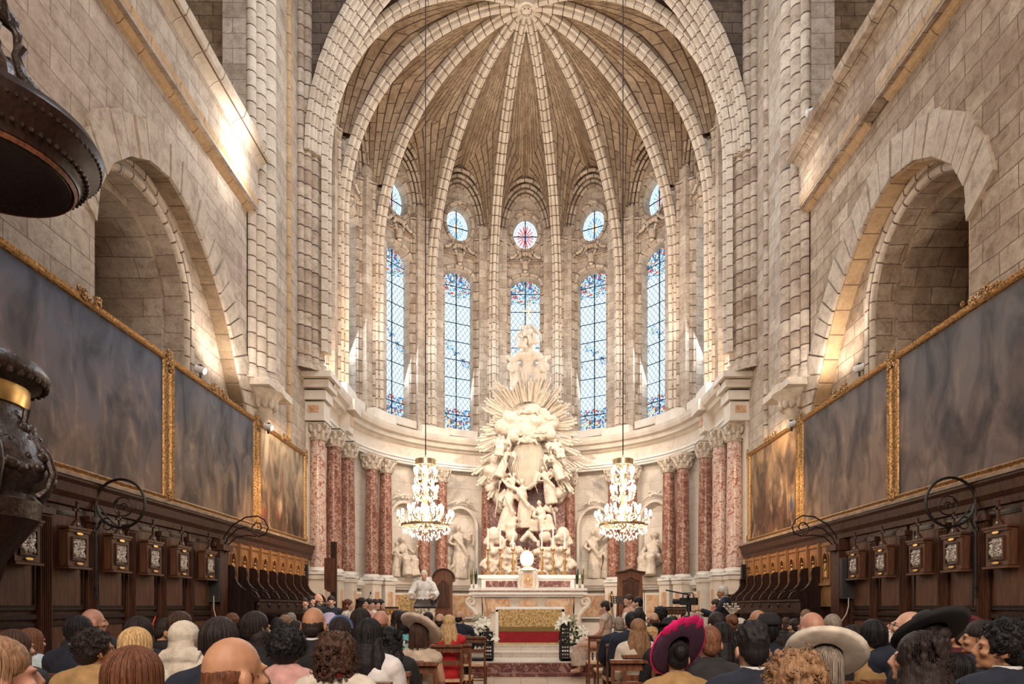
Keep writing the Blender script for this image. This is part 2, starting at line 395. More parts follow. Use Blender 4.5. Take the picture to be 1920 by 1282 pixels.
    b.box((X(d+1.9), 13.5, 15), (3.7, .4, 10)); struct(b.build('wall_' + nm, M['ashlar_r']))
    def shaft(dd, y, r, z0, z1, capz=None, base=True, name='trim_6'):
        s = MB()
        s.lathe([(r, 0), (r, z1-z0)], (X(dd), y, z0), 14)
        if base: s.lathe([(r*1.5,0),(r*1.5,.12),(r*1.25,.16),(r*1.35,.2),(r,.26)], (X(dd), y, z0), 14)
        if capz: s.lathe([(r,0),(r*1.3,.04),(r,.08),(r*1.25,.3),(r*1.8,.42),(r*1.8,.5),(r,.5)], (X(dd), y, capz), 14)
        return s
    for dd, y, r in ((5.44,12.55,.1),(5.38,12.78,.14),(5.33,13.08,.17),(5.45,13.33,.05)):
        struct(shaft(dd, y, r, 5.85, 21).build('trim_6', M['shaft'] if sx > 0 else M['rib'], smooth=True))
    b = MB(); b.lathe([(.02,0),(.1,.1),(.2,.3),(.33,.55),(.42,.62),(.42,.78),(0,.78)], (X(5.4), 13.02, 5.1), 16)
    for k in range(7):
        a = pi*k/6; b.ell((X(5.4) - sx*.24*sin(a), 13.02 - .24*cos(a), 5.5), (.07,.07,.12), 8, 6)
    b.box((X(5.4), 13.1, 5.8), (.7,1.3,.14)); struct(b.build('trim_7', M['creamd'], smooth=True))
    struct(shaft(5.46, 14.6, .07, 5.2, 21, base=False).build('trim_6', M['orange'] if sx < 0 else M['shaft'], smooth=True))
    struct(shaft(5.8, 13.2, .17, 10.2, 21, 13.5).build('trim_6', M['rib'], smooth=True))
    for dd, y, r in ((5.42,15.3,.09),(5.3,15.42,.11),(5.2,15.6,.13),(5.1,15.78,.13),(5.26,16.05,.08),(5.3,16.3,.08)):
        struct(shaft(dd, y, r, 7.1, 21 if y < 15.5 else 12.4).build('trim_6', M['shaft'], smooth=True))
    # wall of the straight bay up to the apse
    b = MB(); b.box((X(6.05), 16.9, 9), (.5, 2.2, 18)); struct(b.build('wall_' + nm, M['ashlar']))
side(-1); side(1)
# transverse arch and the wall above it, coloured dark to stand for its shade
def arch_line(hw, n=26, lo=0.0):
    return [(hw*-cos(t), ZS + (RISE + (hw-5.2))*sin(t)) for t in [lo + (pi-2*lo)*i/n for i in range(n+1)]]
prof_rib = []
for c, r, a0, a1 in (((-.11,-.01),.042,200,-30),((0,.07),.062,215,-35),((.11,-.01),.042,210,-20)):
    for k in range(6): a = R(a0 + (a1-a0)*k/5); prof_rib.append((c[0]+r*cos(a), c[1]+r*sin(a)))
prof_rib = [(-.15,-.12)] + prof_rib + [(.15,-.12)]
def scaled(p, k): return [(a*k, b*k) for a, b in p]
ol = [(-6.2,7.2),(-6.2,23),(6.2,23),(6.2,7.2),(5.15,7.2)] + arch_line(5.15)[::-1] + [(-5.15,7.2)]
b = MB(); b.plate(ol, [], (AX, 15.55, 0), (1,0,0), (0,0,1), (0,1,0), .3)
struct(b.build('wall_back', M['shaded']))
for k, (hw, y) in enumerate(((5.1,15.5),(4.98,15.75),(5.22,15.35))):
    path = [Vector((AX + x, y, z)) for x, z in arch_line(hw)]
    struct(MB().sweep(path, [(q, -p) for q, p in prof_rib] if False else scaled(prof_rib, .8), (0,-1,0)).build('trim_8', M['rib'], smooth=True))
# ribs, webs, apse bays --------------------------------------------
ANG = [R(25.714*(k+.5)) for k in range(-4, 4)]
FEET = [Vector((5.1*sin(a), 5.1*cos(a), 0)) for a in ANG]; FEET = [Vector((-4.95,-2.15,0))] + FEET + [Vector((4.95,-2.15,0))]
RW = 5.62
WALL = [Vector((RW*sin(a), RW*cos(a), 0)) for a in ANG]; WALL = [Vector((-5.75,-2.6,0))] + WALL + [Vector((5.75,-2.6,0))]
O0 = Vector((AX, 17.9, 0))
for F in FEET:
    T = [R(90)*i/22 for i in range(23)]
    rad = F.normalized(); sd = Vector((-rad.y, rad.x, 0))
    path = [O0 + F + Vector((0,0,7.6))] + [O0 + F*cos(t) + Vector((0,0,ZS + RISE*sin(t))) for t in T]
    struct(MB().sweep(path, scaled(prof_rib, 1.05), sd).build('trim_9', M['rib'], smooth=True))
b = MB(); b.lathe([(0,0),(.05,-.02),(.08,.02),(.11,-.02),(.14,-.03),(.17,.02),(.2,-.05),(.25,-.03),(.27,.1),(.2,.3)], (AX, 17.9, 18.1), 24)
for k in range(10): a = 2*pi*k/10; b.ell((AX+.12*cos(a), 17.9+.12*sin(a), 18.07), .03, 6, 4)
struct(b.build('trim_10', M['rib'], smooth=True))
web = MB()
for k in range(len(FEET)-1):
    Wa, Wb = WALL[k], WALL[k+1]; mid = (Wa+Wb)/2; zs0, za = 14.6, 16.85
    for F, Wc in ((FEET[k], Wa), (FEET[k+1], Wb)):
        n = 20; rows = []
        w0 = Wc.lerp(mid, .24)
        for i in range(n+1):
            u = i/n; t = R(22) + (pi/2 - R(22))*u
            Pr = O0 + F*cos(t) + Vector((0,0,ZS + (RISE+.12)*sin(t)))
            if u < .5:
                q = u/.5; xx = 1-cos(q*pi/2); Pb = O0 + w0.lerp(mid, q**1.5) + Vector((0,0,zs0 + (za-zs0)*sin(q*pi/2)))
            else:
                q = (u-.5)/.5; Pb = O0 + mid*(1-q) + Vector((0,0,za + (18.3-za)*sin(q*pi/2)))
            rows.append((Pr, Pb))
        m = 6; al = 0
        grid = [[Pr.lerp(Pb, j/m) for j in range(m+1)] for Pr, Pb in rows]
        for i in range(n):
            dl = (grid[i+1][3]-grid[i][3]).length
            for j in range(m):
                s = 1 if F is FEET[k] else -1; q = .14*8/m; v0, v1 = -(m-j)*q*s, -(m-j-1)*q*s
                web.add([grid[i][j], grid[i][j+1], grid[i+1][j+1], grid[i+1][j]], [(0,1,2,3)], [[(al, v0), (al, v1), (al+dl, v1), (al+dl, v0)]])
            al += dl
struct(web.build('ceiling', M['vault']))
# stained glass ------------------------------------------------------
def glass_mat(name, kind, hue=0):
    m = bpy.data.materials.new(name); m.use_nodes = True; nt = m.node_tree; nt.nodes.clear()
    out = N(nt, 'OutputMaterial'); em = N(nt, 'Emission'); L(nt, em.outputs[0], out.inputs[0]); em.inputs[1].default_value = 1.2
    uv = N(nt, 'UVMap'); sp = N(nt, 'SeparateXYZ'); L(nt, uv.outputs[0], sp.inputs[0])
    def mth(op, a, b=None, c=None):
        n = N(nt, 'Math', operation=op)
        for i, x in enumerate((a, b, c)):
            if x is None: continue
            if isinstance(x, (int, float)): n.inputs[i].default_value = x
            else: L(nt, x, n.inputs[i])
        return n.outputs[0]
    vo = N(nt, 'TexVoronoi', Scale=17.0); L(nt, uv.outputs[0], vo.inputs['Vector'])
    ve = N(nt, 'TexVoronoi', feature='DISTANCE_TO_EDGE', Scale=17.0); L(nt, uv.outputs[0], ve.inputs['Vector'])
    sc = N(nt, 'SeparateColor'); L(nt, vo.outputs['Color'], sc.inputs[0])
    jewel = ramp(nt, sc.outputs[0], [(0,(.05,.15,.42)),(.14,(.22,.5,.75)),(.3,(.62,.8,.9)),(.6,(.65,.08,.05)),(.68,(.75,.6,.3)),(.76,(.55,.75,.9)),(.9,(.08,.25,.3)),(.95,(.3,.2,.15))], 'CONSTANT')
    pale = (.66,.84,.96)
    u, v = sp.outputs[0], sp.outputs[1]
    if kind == 'lancet':
        vf = mth('DIVIDE', v, 5.7)
        z = ramp(nt, vf, [(0,(1,1,1)),(.13,(1,1,1)),(.17,(.12,.12,.12)),(.36,(.05,.05,.05)),(.42,(.38,.38,.38)),(.58,(.34,.34,.34)),(.62,(.04,.04,.04)),(.84,(.1,.1,.1)),(.9,(.95,.95,.95)),(1,(1,1,1))])
        n1 = N(nt, 'TexNoise', Scale=2.2, Detail=2.0); L(nt, uv.outputs[0], n1.inputs['Vector'])
        fz = mth('GREATER_THAN', mth('ADD', z.outputs[0], n1.outputs[0]), .93)
        base = mix(nt, pale, jewel.outputs[0], fz)
        # diamond leads
        a = mth('ABSOLUTE', mth('SUBTRACT', mth('FRACT', mth('MULTIPLY', mth('ADD', u, mth('MULTIPLY', v, .75)), 5.6)), .5))
        c = mth('ABSOLUTE', mth('SUBTRACT', mth('FRACT', mth('MULTIPLY', mth('SUBTRACT', u, mth('MULTIPLY', v, .75)), 5.6)), .5))
        lead = mth('LESS_THAN', mth('MINIMUM', a, c), .06)
        lead = mth('MULTIPLY', lead, mth('SUBTRACT', 1.0, fz))
        base = mix(nt, base, (.07,.12,.17), mth('MULTIPLY', lead, .85))
        l2 = mth('MULTIPLY', mth('LESS_THAN', ve.outputs[0], .05), fz); base = mix(nt, base, (.05,.06,.1), l2)
    else:
        r = mth('SQRT', mth('ADD', mth('POWER', mth('DIVIDE', u, .45), 2.0), mth('POWER', mth('DIVIDE', v, .6), 2.0)))
        an = mth('ARCTAN2', v, u)
        st = mth('ABSOLUTE', mth('SUBTRACT', mth('FRACT', mth('MULTIPLY', an, 16/6.28318)), .5))
        spike = mth('LESS_THAN', st, mth('MULTIPLY', mth('SUBTRACT', .95, r), .42))
        inner = {0: [(0,(.1,.3,.75)),(.25,(.55,.08,.05)),(.5,(.75,.05,.04)),(.72,(.75,.12,.08)),(.8,(.6,.85,1)),(1,(.5,.8,1))],
                 1: [(0,(.8,.3,.15)),(.2,(.85,.8,.5)),(.45,(.1,.3,.7)),(.7,(.25,.55,.6)),(.85,(.7,.88,1)),(1,(.4,.7,.95))],
                 2: [(0,(.2,.4,.9)),(.25,(.85,.3,.2)),(.5,(.1,.45,.35)),(.75,(.2,.4,.75)),(.9,(.8,.85,.6)),(1,(.5,.75,.95))]}[hue]
        rr = ramp(nt, r, inner); base = mix(nt, pale, rr.outputs[0], spike)
        ed = mth('GREATER_THAN', mth('ABSOLUTE', st), .47); base = mix(nt, base, (.08,.12,.2), mth('MULTIPLY', ed, .7))
        ring = mth('GREATER_THAN', mth('COSINE', mth('MULTIPLY', r, 22.0)), .9); base = mix(nt, base, (.08,.14,.3), mth('MULTIPLY', ring, .6))
    L(nt, base, em.inputs[0]); return m
M['lancet'] = glass_mat('stained_glass', 'lancet'); M['rose0'] = glass_mat('rose_glass', 'rose', 0)
M['rose1'] = glass_mat('rose_glass', 'rose', 1); M['rose2'] = glass_mat('rose_glass', 'rose', 2)
bay_no = 0
for k in range(len(FEET)-1):
    Wa, Wb = WALL[k], WALL[k+1]; mid = (Wa+Wb)/2; U = (Wb-Wa).normalized(); w = (Wb-Wa).length; n_out = mid.normalized()
    if 1 <= k <= 7: n_out = Vector((U.y, -U.x, 0)) * (1 if Vector((U.y,-U.x,0)).dot(mid) > 0 else -1)
    O = O0 + mid
    hw = w/2 + .02
    outer = [(-hw, 7.0), (hw, 7.0), (hw, 17.6), (-hw, 17.6)]
    holes = []
    isw = 1 <= k <= 7
    if isw:
        lw = .535; top = [(-lw, 7.65), (-lw, 13.1)] + [(lw*-cos(pi*i/8), 13.1 + .3*sin(pi*i/8)) for i in range(1, 8)] + [(lw, 13.1), (lw, 7.65)]
        ov = [(.45*cos(2*pi*i/24), 15.05 + .6*sin(2*pi*i/24)) for i in range(24)]
        holes = [top, ov]
    b = MB(); b.plate(outer, holes, O, U, (0,0,1), n_out, .45); struct(b.build('wall_apse', M['shaft'] if False else M['ashlar']))
    if isw:
        bay_no += 1
        win = bpy.data.objects.new('window_%d' % bay_no, None); COL.objects.link(win); struct(win)
        Og = O + n_out*.3
        g = MB(); tri = tessellate_polygon([[Vector((x, z, 0)) for x, z in top]])
        g.add([Og + U*x + Vector((0,0,z)) for x, z in top], [tuple(t) for t in tri], [[(top[j][0], top[j][1]-7.65) for j in t] for t in tri]); g.build('pane', M['lancet'], win)
        g = MB(); g.add([Og + U*x + Vector((0,0,z)) for x, z in ov], [tuple(range(24))], [[(x, z-15.05) for x, z in ov]])
        g.build('rose_pane', M['rose%d' % (0 if k == 4 else 1 if k in (3,5) else 2)], win)
        g = MB(); Oi = Og - n_out*.03; yaw = math.atan2(U.y, U.x)
        def bar(x0, z0, x1, z1, t=.02):
            p, q = Oi + U*x0 + Vector((0,0,z0)), Oi + U*x1 + Vector((0,0,z1)); g.tube([p, q], t, 4)
        bar(0, 7.65, 0, 13.38)
        for j in range(1, 9): bar(-lw, 7.65+.66*j, lw, 7.65+.66*j, .016)
        bar(0, 14.46, 0, 15.64); bar(-.44, 15.05, .44, 15.05)
        g.build('glazing_bar', M['iron'], win)
        # jamb mouldings, keystone scroll, surround of the oculus
        g = MB(); sw = [O - n_out*.02 + U*x + Vector((0,0,z)) for x, z in [(-.6,7.6),(-.6,13.12)] + [(-.6*cos(pi*i/8), 13.12+.38*sin(pi*i/8)) for i in range(1,8)] + [(.6,13.12),(.6,7.6)]]
        sd = Vector(n_out); g.sweep(sw, [(-.06,-.05),(.05,-.05),(.05,.05),(-.06,.05)], sd)
        ovp = [O - n_out*.02 + U*(.53*cos(2*pi*i/28)) + Vector((0,0,15.05+.68*sin(2*pi*i/28))) for i in range(29)]
        g.sweep(ovp, [(-.05,-.05),(.05,-.05),(.05,.05),(-.05,.05)], sd)
        for s in (-1, 1):
            g.tube([O - n_out*.08 + U*(s*x) + Vector((0,0,z)) for x, z in ((0,14.32),(.25,14.3),(.42,14.12),(.7,14.05),(.74,13.9))], [.05,.07,.06,.08,.05], 6)
            g.box(tuple(O - n_out*.04 + U*(s*.42) + Vector((0,0,13.93))), (.62,.16,.07), yaw)
            g.tube([O - n_out*.12 + U*(s*x) + Vector((0,0,z)) for x, z in ((.02,13.75),(.1,13.9),(.22,14.1),(.12,14.28),(.03,14.2))], .045, 6)
        g.ell(tuple(O - n_out*.12 + Vector((0,0,13.78))), (.13,.13,.28), 10, 8)
        for s in (-.16,-.05,.05,.16): g.ell(tuple(O - n_out*.12 + U*s + Vector((0,0,14.26-.3*abs(s)))), (.07,.07,.12), 8, 6)
        g.ell(tuple(O - n_out*.1 + Vector((0,0,15.78))), (.1,.08,.1), 8, 6)
        g.ell(tuple(O - n_out*.1 + U*.14 + Vector((0,0,15.75))), (.11,.06,.05), 8, 6); g.ell(tuple(O - n_out*.1 - U*.14 + Vector((0,0,15.75))), (.11,.06,.05), 8, 6)
        struct(g.build('trim_11', M['shaft'], smooth=True))
        # sloping sill
        g = MB(); g.plate([(-.62,0),(.62,0),(.62,.25),(-.62,.25)], [], O - n_out*.28 + Vector((0,0,7.4)), U, (0,0,1), n_out, .5); struct(g.build('trim_12', M['cream']))
    # archivolts
    g = MB()
    for j, (off, dp, rr) in enumerate(((.0,.0,.06),(.12,.11,.055),(.23,.2,.05),(.33,.3,.06))):
        hwj = w/2 - .02 - off*1.05 - .12; apex = 16.75 - off*1.1
        pts = arch_pts(0, hwj, 14.6, apex, 14.5, 16, True)
        path = [O - n_out*(.34-dp) + U*x + Vector((0,0,z)) for x, z in pts]
        g.sweep(path, [(rr*cos(2*pi*q/8), rr*sin(2*pi*q/8)) for q in range(8)], Vector(n_out))
    struct(g.build('trim_13', M['shaft'], smooth=True))
# shaft clusters under the ribs
for k, F in enumerate(FEET):
    rad = F.normalized(); sd = Vector((rad.y, -rad.x, 0))
    if k in (0, 9): continue
    g = MB()
    for s, dr, r in ((0,.06,.12),(-.15,.1,.065),(.15,.1,.065),(-.27,.2,.085),(.27,.2,.085),(-.4,.27,.055),(.4,.27,.055),(-.51,.34,.075),(.51,.34,.075),(-.62,.36,.04),(.62,.36,.04)):
        p = O0 + F + rad*dr + sd*s; top = 12.45 if s == 0 else 14.5
        g.lathe([(r,0),(r, top-7.3)], (p.x, p.y, 7.3), 12)
        g.lathe([(r*1.45,0),(r*1.45,.2),(r*1.2,.26),(r*1.3,.31),(r,.38)], (p.x, p.y, 7.3), 12)
        if s: g.lathe([(r,-.02),(r*1.35,.02),(r,.06),(r*1.2,.2),(r*1.7,.3),(r*1.7,.36),(0,.36)], (p.x, p.y, 14.25), 12)
    struct(g.build('trim_14', M['shaft'], smooth=True))
    g = MB(); p = O0 + F + rad*.25; yaw = math.atan2(sd.y, sd.x)
    g.box((p.x, p.y, 11), (1.0,.28,8), yaw); struct(g.build('wall_apse', M['ashlar']))
    g = MB(); g.box((p.x - rad.x*.2, p.y - rad.y*.2, 7.28), (1.15,.62,.45), yaw, .86); struct(g.build('trim_15', M['cream']))
# lower apse: curved wall and entablature ----------------------------------
def upath(a, bb, y0=16.0, n=36):
    """plan points with inward normals: straight legs then half ellipse about (AX,17.9)"""
    P = [(Vector((AX-a, y0, 0)), Vector((1,0,0)))]
    for i in range(n+1):
        t = pi*i/n; p = Vector((AX - a*cos(t), 17.9 + bb*sin(t), 0)); nn = Vector((cos(t)/a, -sin(t)/bb, 0)).normalized(); P.append((p, nn))
    P.append((Vector((AX+a, y0, 0)), Vector((-1,0,0)))); return P
def ring(prof, a=5.3, bb=4.6, y0=16.0, n=36):
    g = MB(); P = upath(a, bb, y0, n); L_ = 0; m = len(prof)
    for i in range(len(P)-1):
        (p, n1), (q, n2) = P[i], P[i+1]; dl = (q-p).length; acc = 0
        for j in range(m-1):
            (d0, z0), (d1, z1) = prof[j], prof[j+1]; e = math.hypot(d1-d0, z1-z0)
            g.add([p+n1*d0+Vector((0,0,z0)), q+n2*d0+Vector((0,0,z0)), q+n2*d1+Vector((0,0,z1)), p+n1*d1+Vector((0,0,z1))], [(0,1,2,3)],
                  [[(L_,acc),(L_+dl,acc),(L_+dl,acc+e),(L_,acc+e)]]); acc += e
        L_ += dl
    return g
mc = stone('cream_ashlar', (.74,.66,.56), (.70,.61,.51), (.55,.44,.35), 1.1, .5, .005, sf=.15, stain=(.6,.45,.32))
P = upath(5.35, 4.75, 16.0, 24)
for i in range(0, len(P)-1, 2):
    g = MB()
    for j in range(i, min(i+2, len(P)-1)):
        p, q = P[j][0], P[j+1][0]; e = (q-p).length; g.add([p+Vector((0,0,.3)), q+Vector((0,0,.3)), q+Vector((0,0,7.1)), p+Vector((0,0,7.1))], [(0,1,2,3)], [[(j*.7,.3),(j*.7+e,.3),(j*.7+e,7.1),(j*.7,7.1)]])
    struct(g.build('wall_apse', mc))
struct(ring([(0,6.05),(.16,6.05),(.16,6.12),(.2,6.12),(.2,6.2),(.24,6.2),(.24,6.26),(.1,6.26)], 5.3, 4.65).build('trim_16', M['white']))
struct(ring([(.14,6.26),(.14,6.62)], 5.3, 4.65).build('trim_17', M['frieze']))
g = ring([(.14,6.62),(.2,6.66),(.24,6.72),(.34,6.74),(.36,6.86),(.46,6.9),(.5,7.0),(.52,7.1),(.2,7.16),(-.5,7.4)], 5.3, 4.65)
P = upath(5.3-.30, 4.65-.30, 16.2, 90)
for p, nn in P: g.box((p.x, p.y, 6.78), (.07,.07,.09), math.atan2(nn.y, nn.x))
struct(g.build('trim_18', M['cream']))
struct(ring([(0,1.95),(.1,1.95),(.13,2.0),(.2,2.04),(.22,2.14),(.1,2.2),(0,2.2)], 5.3, 4.65).build('trim_19', M['white']))
struct(ring([(0,.5),(.16,.5),(.16,.75),(.08,.82),(.08,.86),(0,.86)], 5.3, 4.65).build('baseboard_apse', M['cream']))
def onring(deg, inset=0.0, a=5.3, bb=4.65):
    t = R(deg); p = Vector((AX + a*sin(t), 17.9 + bb*cos(t), 0)); nn = Vector((-sin(t)/a, -cos(t)/bb, 0)).normalized(); return p + nn*inset, nn
# ================================================================ APSE FURNISHINGS
def P3(px, py, Y): return Vector(((px-978)*Y/1200, Y, 1.4 + (1137-py)*Y/1200))
def onpx(px, a=5.02, bb=4.35):
    """plan point on the inner ellipse that stands at this bearing, with inward normal"""
    best = None
    for i in range(-900, 901):
        t = R(i/10); x = AX + a*sin(t); y = 17.9 + bb*cos(t); e = abs(978 + 1200*x/y - px)
        if best is None or e < best[0]: best = (e, t)
    t = best[1]; return Vector((AX + a*sin(t), 17.9 + bb*cos(t), 0)), Vector((-sin(t)/a, -cos(t)/bb, 0)).normalized()
def shaped(prims, name, mat, parent=None, vox=.02, smooth=2, disp=None, dsc=.05, decim=None):
    g = MB()
    for p in prims:
        k = p[0]
        if k == 'e': g.ell(p[1], p[2], 12, 8, p[3] if len(p) > 3 else None)
        elif k == 't': g.tube(p[1], p[2], 10)
        elif k == 'b': g.box(p[1], p[2], *(p[3:]))
        elif k == 'l': g.lathe(p[1], p[2], 20, cap=True)
    o = g.build(name, mat, parent); return ease(o, vox, smooth, disp, dsc, decim)
# marble columns -------------------------------------------------------
cols = [(595,'A'),(626,'B'),(652,'C'),(697,'D'),(723,'E'),(795,'F'),(828,'G'),(913,'H')]
colsR = [(1377,'A'),(1350,'B'),(1323,'C'),(1280,'D'),(1254,'E'),(1184,'F'),(1150,'G'),(1068,'H')]
def capital_mb():
    g = MB(); g.lathe([(.19,-.02),(.22,0),(.19,.03),(.2,.1),(.24,.32),(.28,.36),(.28,.38)], (0,0,0), 20)
    for row, (rr, zz, h, n) in enumerate(((.21,.05,.13,8),(.23,.17,.15,8))):
        for k in range(n):
            a = 2*pi*(k + .5*row)/n
            pts = [(rr*cos(a), rr*sin(a), zz), ((rr+.035)*cos(a), (rr+.035)*sin(a), zz+h*.6), ((rr+.075)*cos(a), (rr+.075)*sin(a), zz+h), ((rr+.085)*cos(a), (rr+.085)*sin(a), zz+h-.04)]
            g.tube(pts, [.045,.05,.035,.015], 6)
    for k in range(4):
        a = pi/4 + k*pi/2; c = Vector((.28*cos(a), .28*sin(a), .35))
        g.tube([c + Vector((-sin(a)*.0 + cos(a)*.05*cos(q), sin(a)*.05*cos(q), .05*sin(q))) for q in [i*pi/3 for i in range(7)]], .028, 6)
    g.box((0,0,.43), (.5,.5,.06)); g.box((0,0,.4), (.5,.5,.05))
    return g
cap0 = capital_mb().build('capital', M['creamd'], smooth=True).data
tone = {'A':'pale mottled','B':'brown mottled','C':'red and cream mottled','D':'dull red','E':'brownish red','F':'pale red','G':'rosy','H':'warm brown'}
where = {'A':'end of the curved entablature','B':'','C':'','D':'','E':'','F':'','G':'','H':''}
for side_, lst in (('left', cols), ('right', colsR)):
    for i, (px, L_) in enumerate(lst):
        if L_ in 'AB':
            s = -1 if side_ == 'left' else 1; x = AX + s*(5.24 if L_ == 'A' else 5.04); p = Vector((x, 1200*x/(px-978), 0)); nn = Vector((-s, 0, 0))
            if L_ == 'A': p.y = max(p.y, 16.05)
        else: p, nn = onpx(px)
        lab = {'A':'outermost %s marble column beside the last painting, %s side','B':'%s marble column second from the last painting, %s side','C':'%s marble column third from the last painting, %s side',
               'D':'%s marble column, outer of the pair beside the seated relief niche, %s side','E':'%s marble column, inner of the pair beside the seated relief niche, %s side',
               'F':'%s marble column half hidden behind the chandelier, outer one, %s side','G':'%s marble column half hidden behind the chandelier, inner one, %s side','H':'%s marble column flanking the sunburst altarpiece, %s side'}[L_] % (tone[L_] if side_ == 'left' else tone[L_].replace('pale', 'white and red'), side_)
        t = thing('marble_column', lab, 'column', (p.x, p.y, 0), math.atan2(nn.y, nn.x), 'red marble columns around the apse'); t['kind'] = 'thing'
        g = MB(); g.lathe([(.2,0),(.203,.6),(.2,1.4),(.185,2.4),(.175,3.2)], (0,0,2.36), 24)
        g.build('shaft', M['red2'] if (side_ == 'right' and L_ in 'AB') or L_ == 'A' else M['red'], t, True)
        g = MB(); g.box((0,0,2.24), (.5,.5,.08)); g.lathe([(.27,2.28),(.28,2.31),(.24,2.34),(.25,2.36),(.22,2.38)], (0,0,0), 24); g.build('base', M['white'], t, True)
        c = bpy.data.objects.new('capital', cap0); COL.objects.link(c); c.parent = t; c.location = (0,0,5.56)
        g = MB(); g.box((-.05,0,1.3), (.5,.44,1.62)); g.box((-.05,0,2.13), (.56,.5,.1)); g.box((-.05,0,.62), (.56,.5,.24)); ped = g.build('pedestal', M['cream'], t)
        g = MB(); g.box((.206,0,1.4), (.012,.2,.9)); g.build('inlay', M['ochre'], ped)
bpy.data.objects.remove([o for o in bpy.data.objects if o.name == 'capital' and o.parent is None][0])
# dado panels of ochre marble between the columns
for px, w in ((748,.62),(775,.5),(845,.55),(868,.8),(1092,.4),(1110,.6),(1130,.4),(1196,.5),(1228,.75),(670,.35),(1305,.35)):
    p, nn = onpx(px, 5.22, 4.57); yaw = math.atan2(nn.y, nn.x)
    g = MB(Matrix.Translation(p) @ Matrix.Rotation(yaw, 4, 'Z')); g.box((.02,0,1.42), (.05,w,.86)); struct(g.build('trim_20', M['white']))
    g = MB(Matrix.Translation(p) @ Matrix.Rotation(yaw, 4, 'Z')); g.box((.05,0,1.42), (.03,w-.14,.72)); struct(g.build('trim_21', M['ochre']))
# entablature end blocks carrying the vault shafts
for sx in (-1, 1):
    g = MB(); x = AX + sx*5.25
    g.box((x, 16.0, 6.25), (.5,.5,.4)); g.box((x, 16.0, 6.6), (.62,.6,.22)); g.box((x, 16.0, 6.86), (.8,.74,.18)); g.box((x - sx*.02, 15.95, 7.05), (.95,.9,.14)); g.box((x, 16.0, 6.03), (.54,.56,.1))
    g.box((x-sx*.1, 17.9, 6.5), (.5,.5,.5)); g.box((x-sx*.18, 17.9, 6.95), (.72,.7,.3))
    struct(g.build('trim_22', M['cream']))
    g = MB(); g.box((x, 15.74, 6.62), (.26,.02,.2)); g.box((x, 15.74, 6.27), (.26,.02,.16)); g.box((x-sx*.36, 17.9, 6.55), (.02,.3,.22)); struct(g.build('trim_23', M['ochre']))
    g = MB(); g.box((x+sx*.3, 15.95, 3.1), (.3,.3,6)); struct(g.build('wall_apse', M['cream']))
# ---- sculpted figures ---------------------------------------------------
def statue_prims(h=1.7, rnd=None, wings=False, seated=False, lean=0, arms=None):
    r = rnd or random.Random(1); k = h/1.7; pr = []
    v = lambda x, y, z: (x*k + lean*z*k*.12, y*k, z*k)
    H = .0 if not seated else -.42
    if seated:
        pr.append(('e', v(0,.02,.5), (.24*k,.25*k,.2*k)))
        for s in (-1,1): pr += [('t', [v(s*.1,-.05,.58), v(s*.16,-.42,.58)], [.13*k,.12*k]), ('t', [v(s*.16,-.42,.58), v(s*.14,-.38,.3), v(s*.15,-.42,.04)], [.12*k,.14*k,.17*k])]
    else:
        pr.append(('t', [v(0,0,.0), v(.02,0,.25), v(-.03,0,.6), v(0,0,.95)], [.27*k,.25*k,.2*k,.16*k]))
        for i in range(9):
            a = 2*pi*i/9 + r.random(); pr.append(('t', [v(.25*cos(a), .22*sin(a), .0), v(.22*cos(a+.2), .19*sin(a+.2), .45), v(.13*cos(a+.1), .11*sin(a+.1), .95)], [.05*k,.045*k,.03*k]))
    pr.append(('t', [v(0,0,.92+H), v(0,-.02,1.15+H), v(0,0,1.38+H)], [.15*k,.17*k,.12*k]))
    pr.append(('e', v(0,-.02,1.36+H), (.2*k,.11*k,.1*k)))
    pr.append(('t', [v(0,0,1.38+H), v(0,-.02,1.52+H)], [.055*k,.05*k])); pr.append(('e', v(lean*.05,-.03,1.61+H), (.078*k,.095*k,.115*k)))
    pr.append(('e', v(lean*.05,-.12,1.6+H), (.02*k,.03*k,.03*k))); pr.append(('e', v(0,.03,1.63+H), (.095*k,.09*k,.11*k)))
    A = arms or [((-.22,0,1.36),(-.36,-.1,1.12),(-.2,-.3,1.05)), ((.22,0,1.36),(.38,-.1,1.2),(.34,-.3,1.4))]
    for a in A: pr.append(('t', [v(a[0][0],a[0][1],a[0][2]+H), v(a[1][0],a[1][1],a[1][2]+H), v(a[2][0],a[2][1],a[2][2]+H)], [.085*k,.07*k,.04*k])); pr.append(('e', v(a[2][0],a[2][1],a[2][2]+H), (.045*k,.05*k,.05*k)))
    pr.append(('t', [v(-.2,-.1,1.36+H), v(.05,-.2,1.05+H), v(.24,-.12,.75+H*.4), v(.26,0,.4)], [.05*k,.07*k,.09*k,.05*k]))
    if wings:
        for s in (-1,1):
            for j in range(5): pr.append(('t', [v(s*.1,.1,1.35+H), v(s*(.35+.05*j),.16,1.6-.1*j+H), v(s*(.55-.02*j),.14,1.35-.22*j+H)], [.06*k,.055*k,.02*k]))
    return pr
rs = random.Random(11)
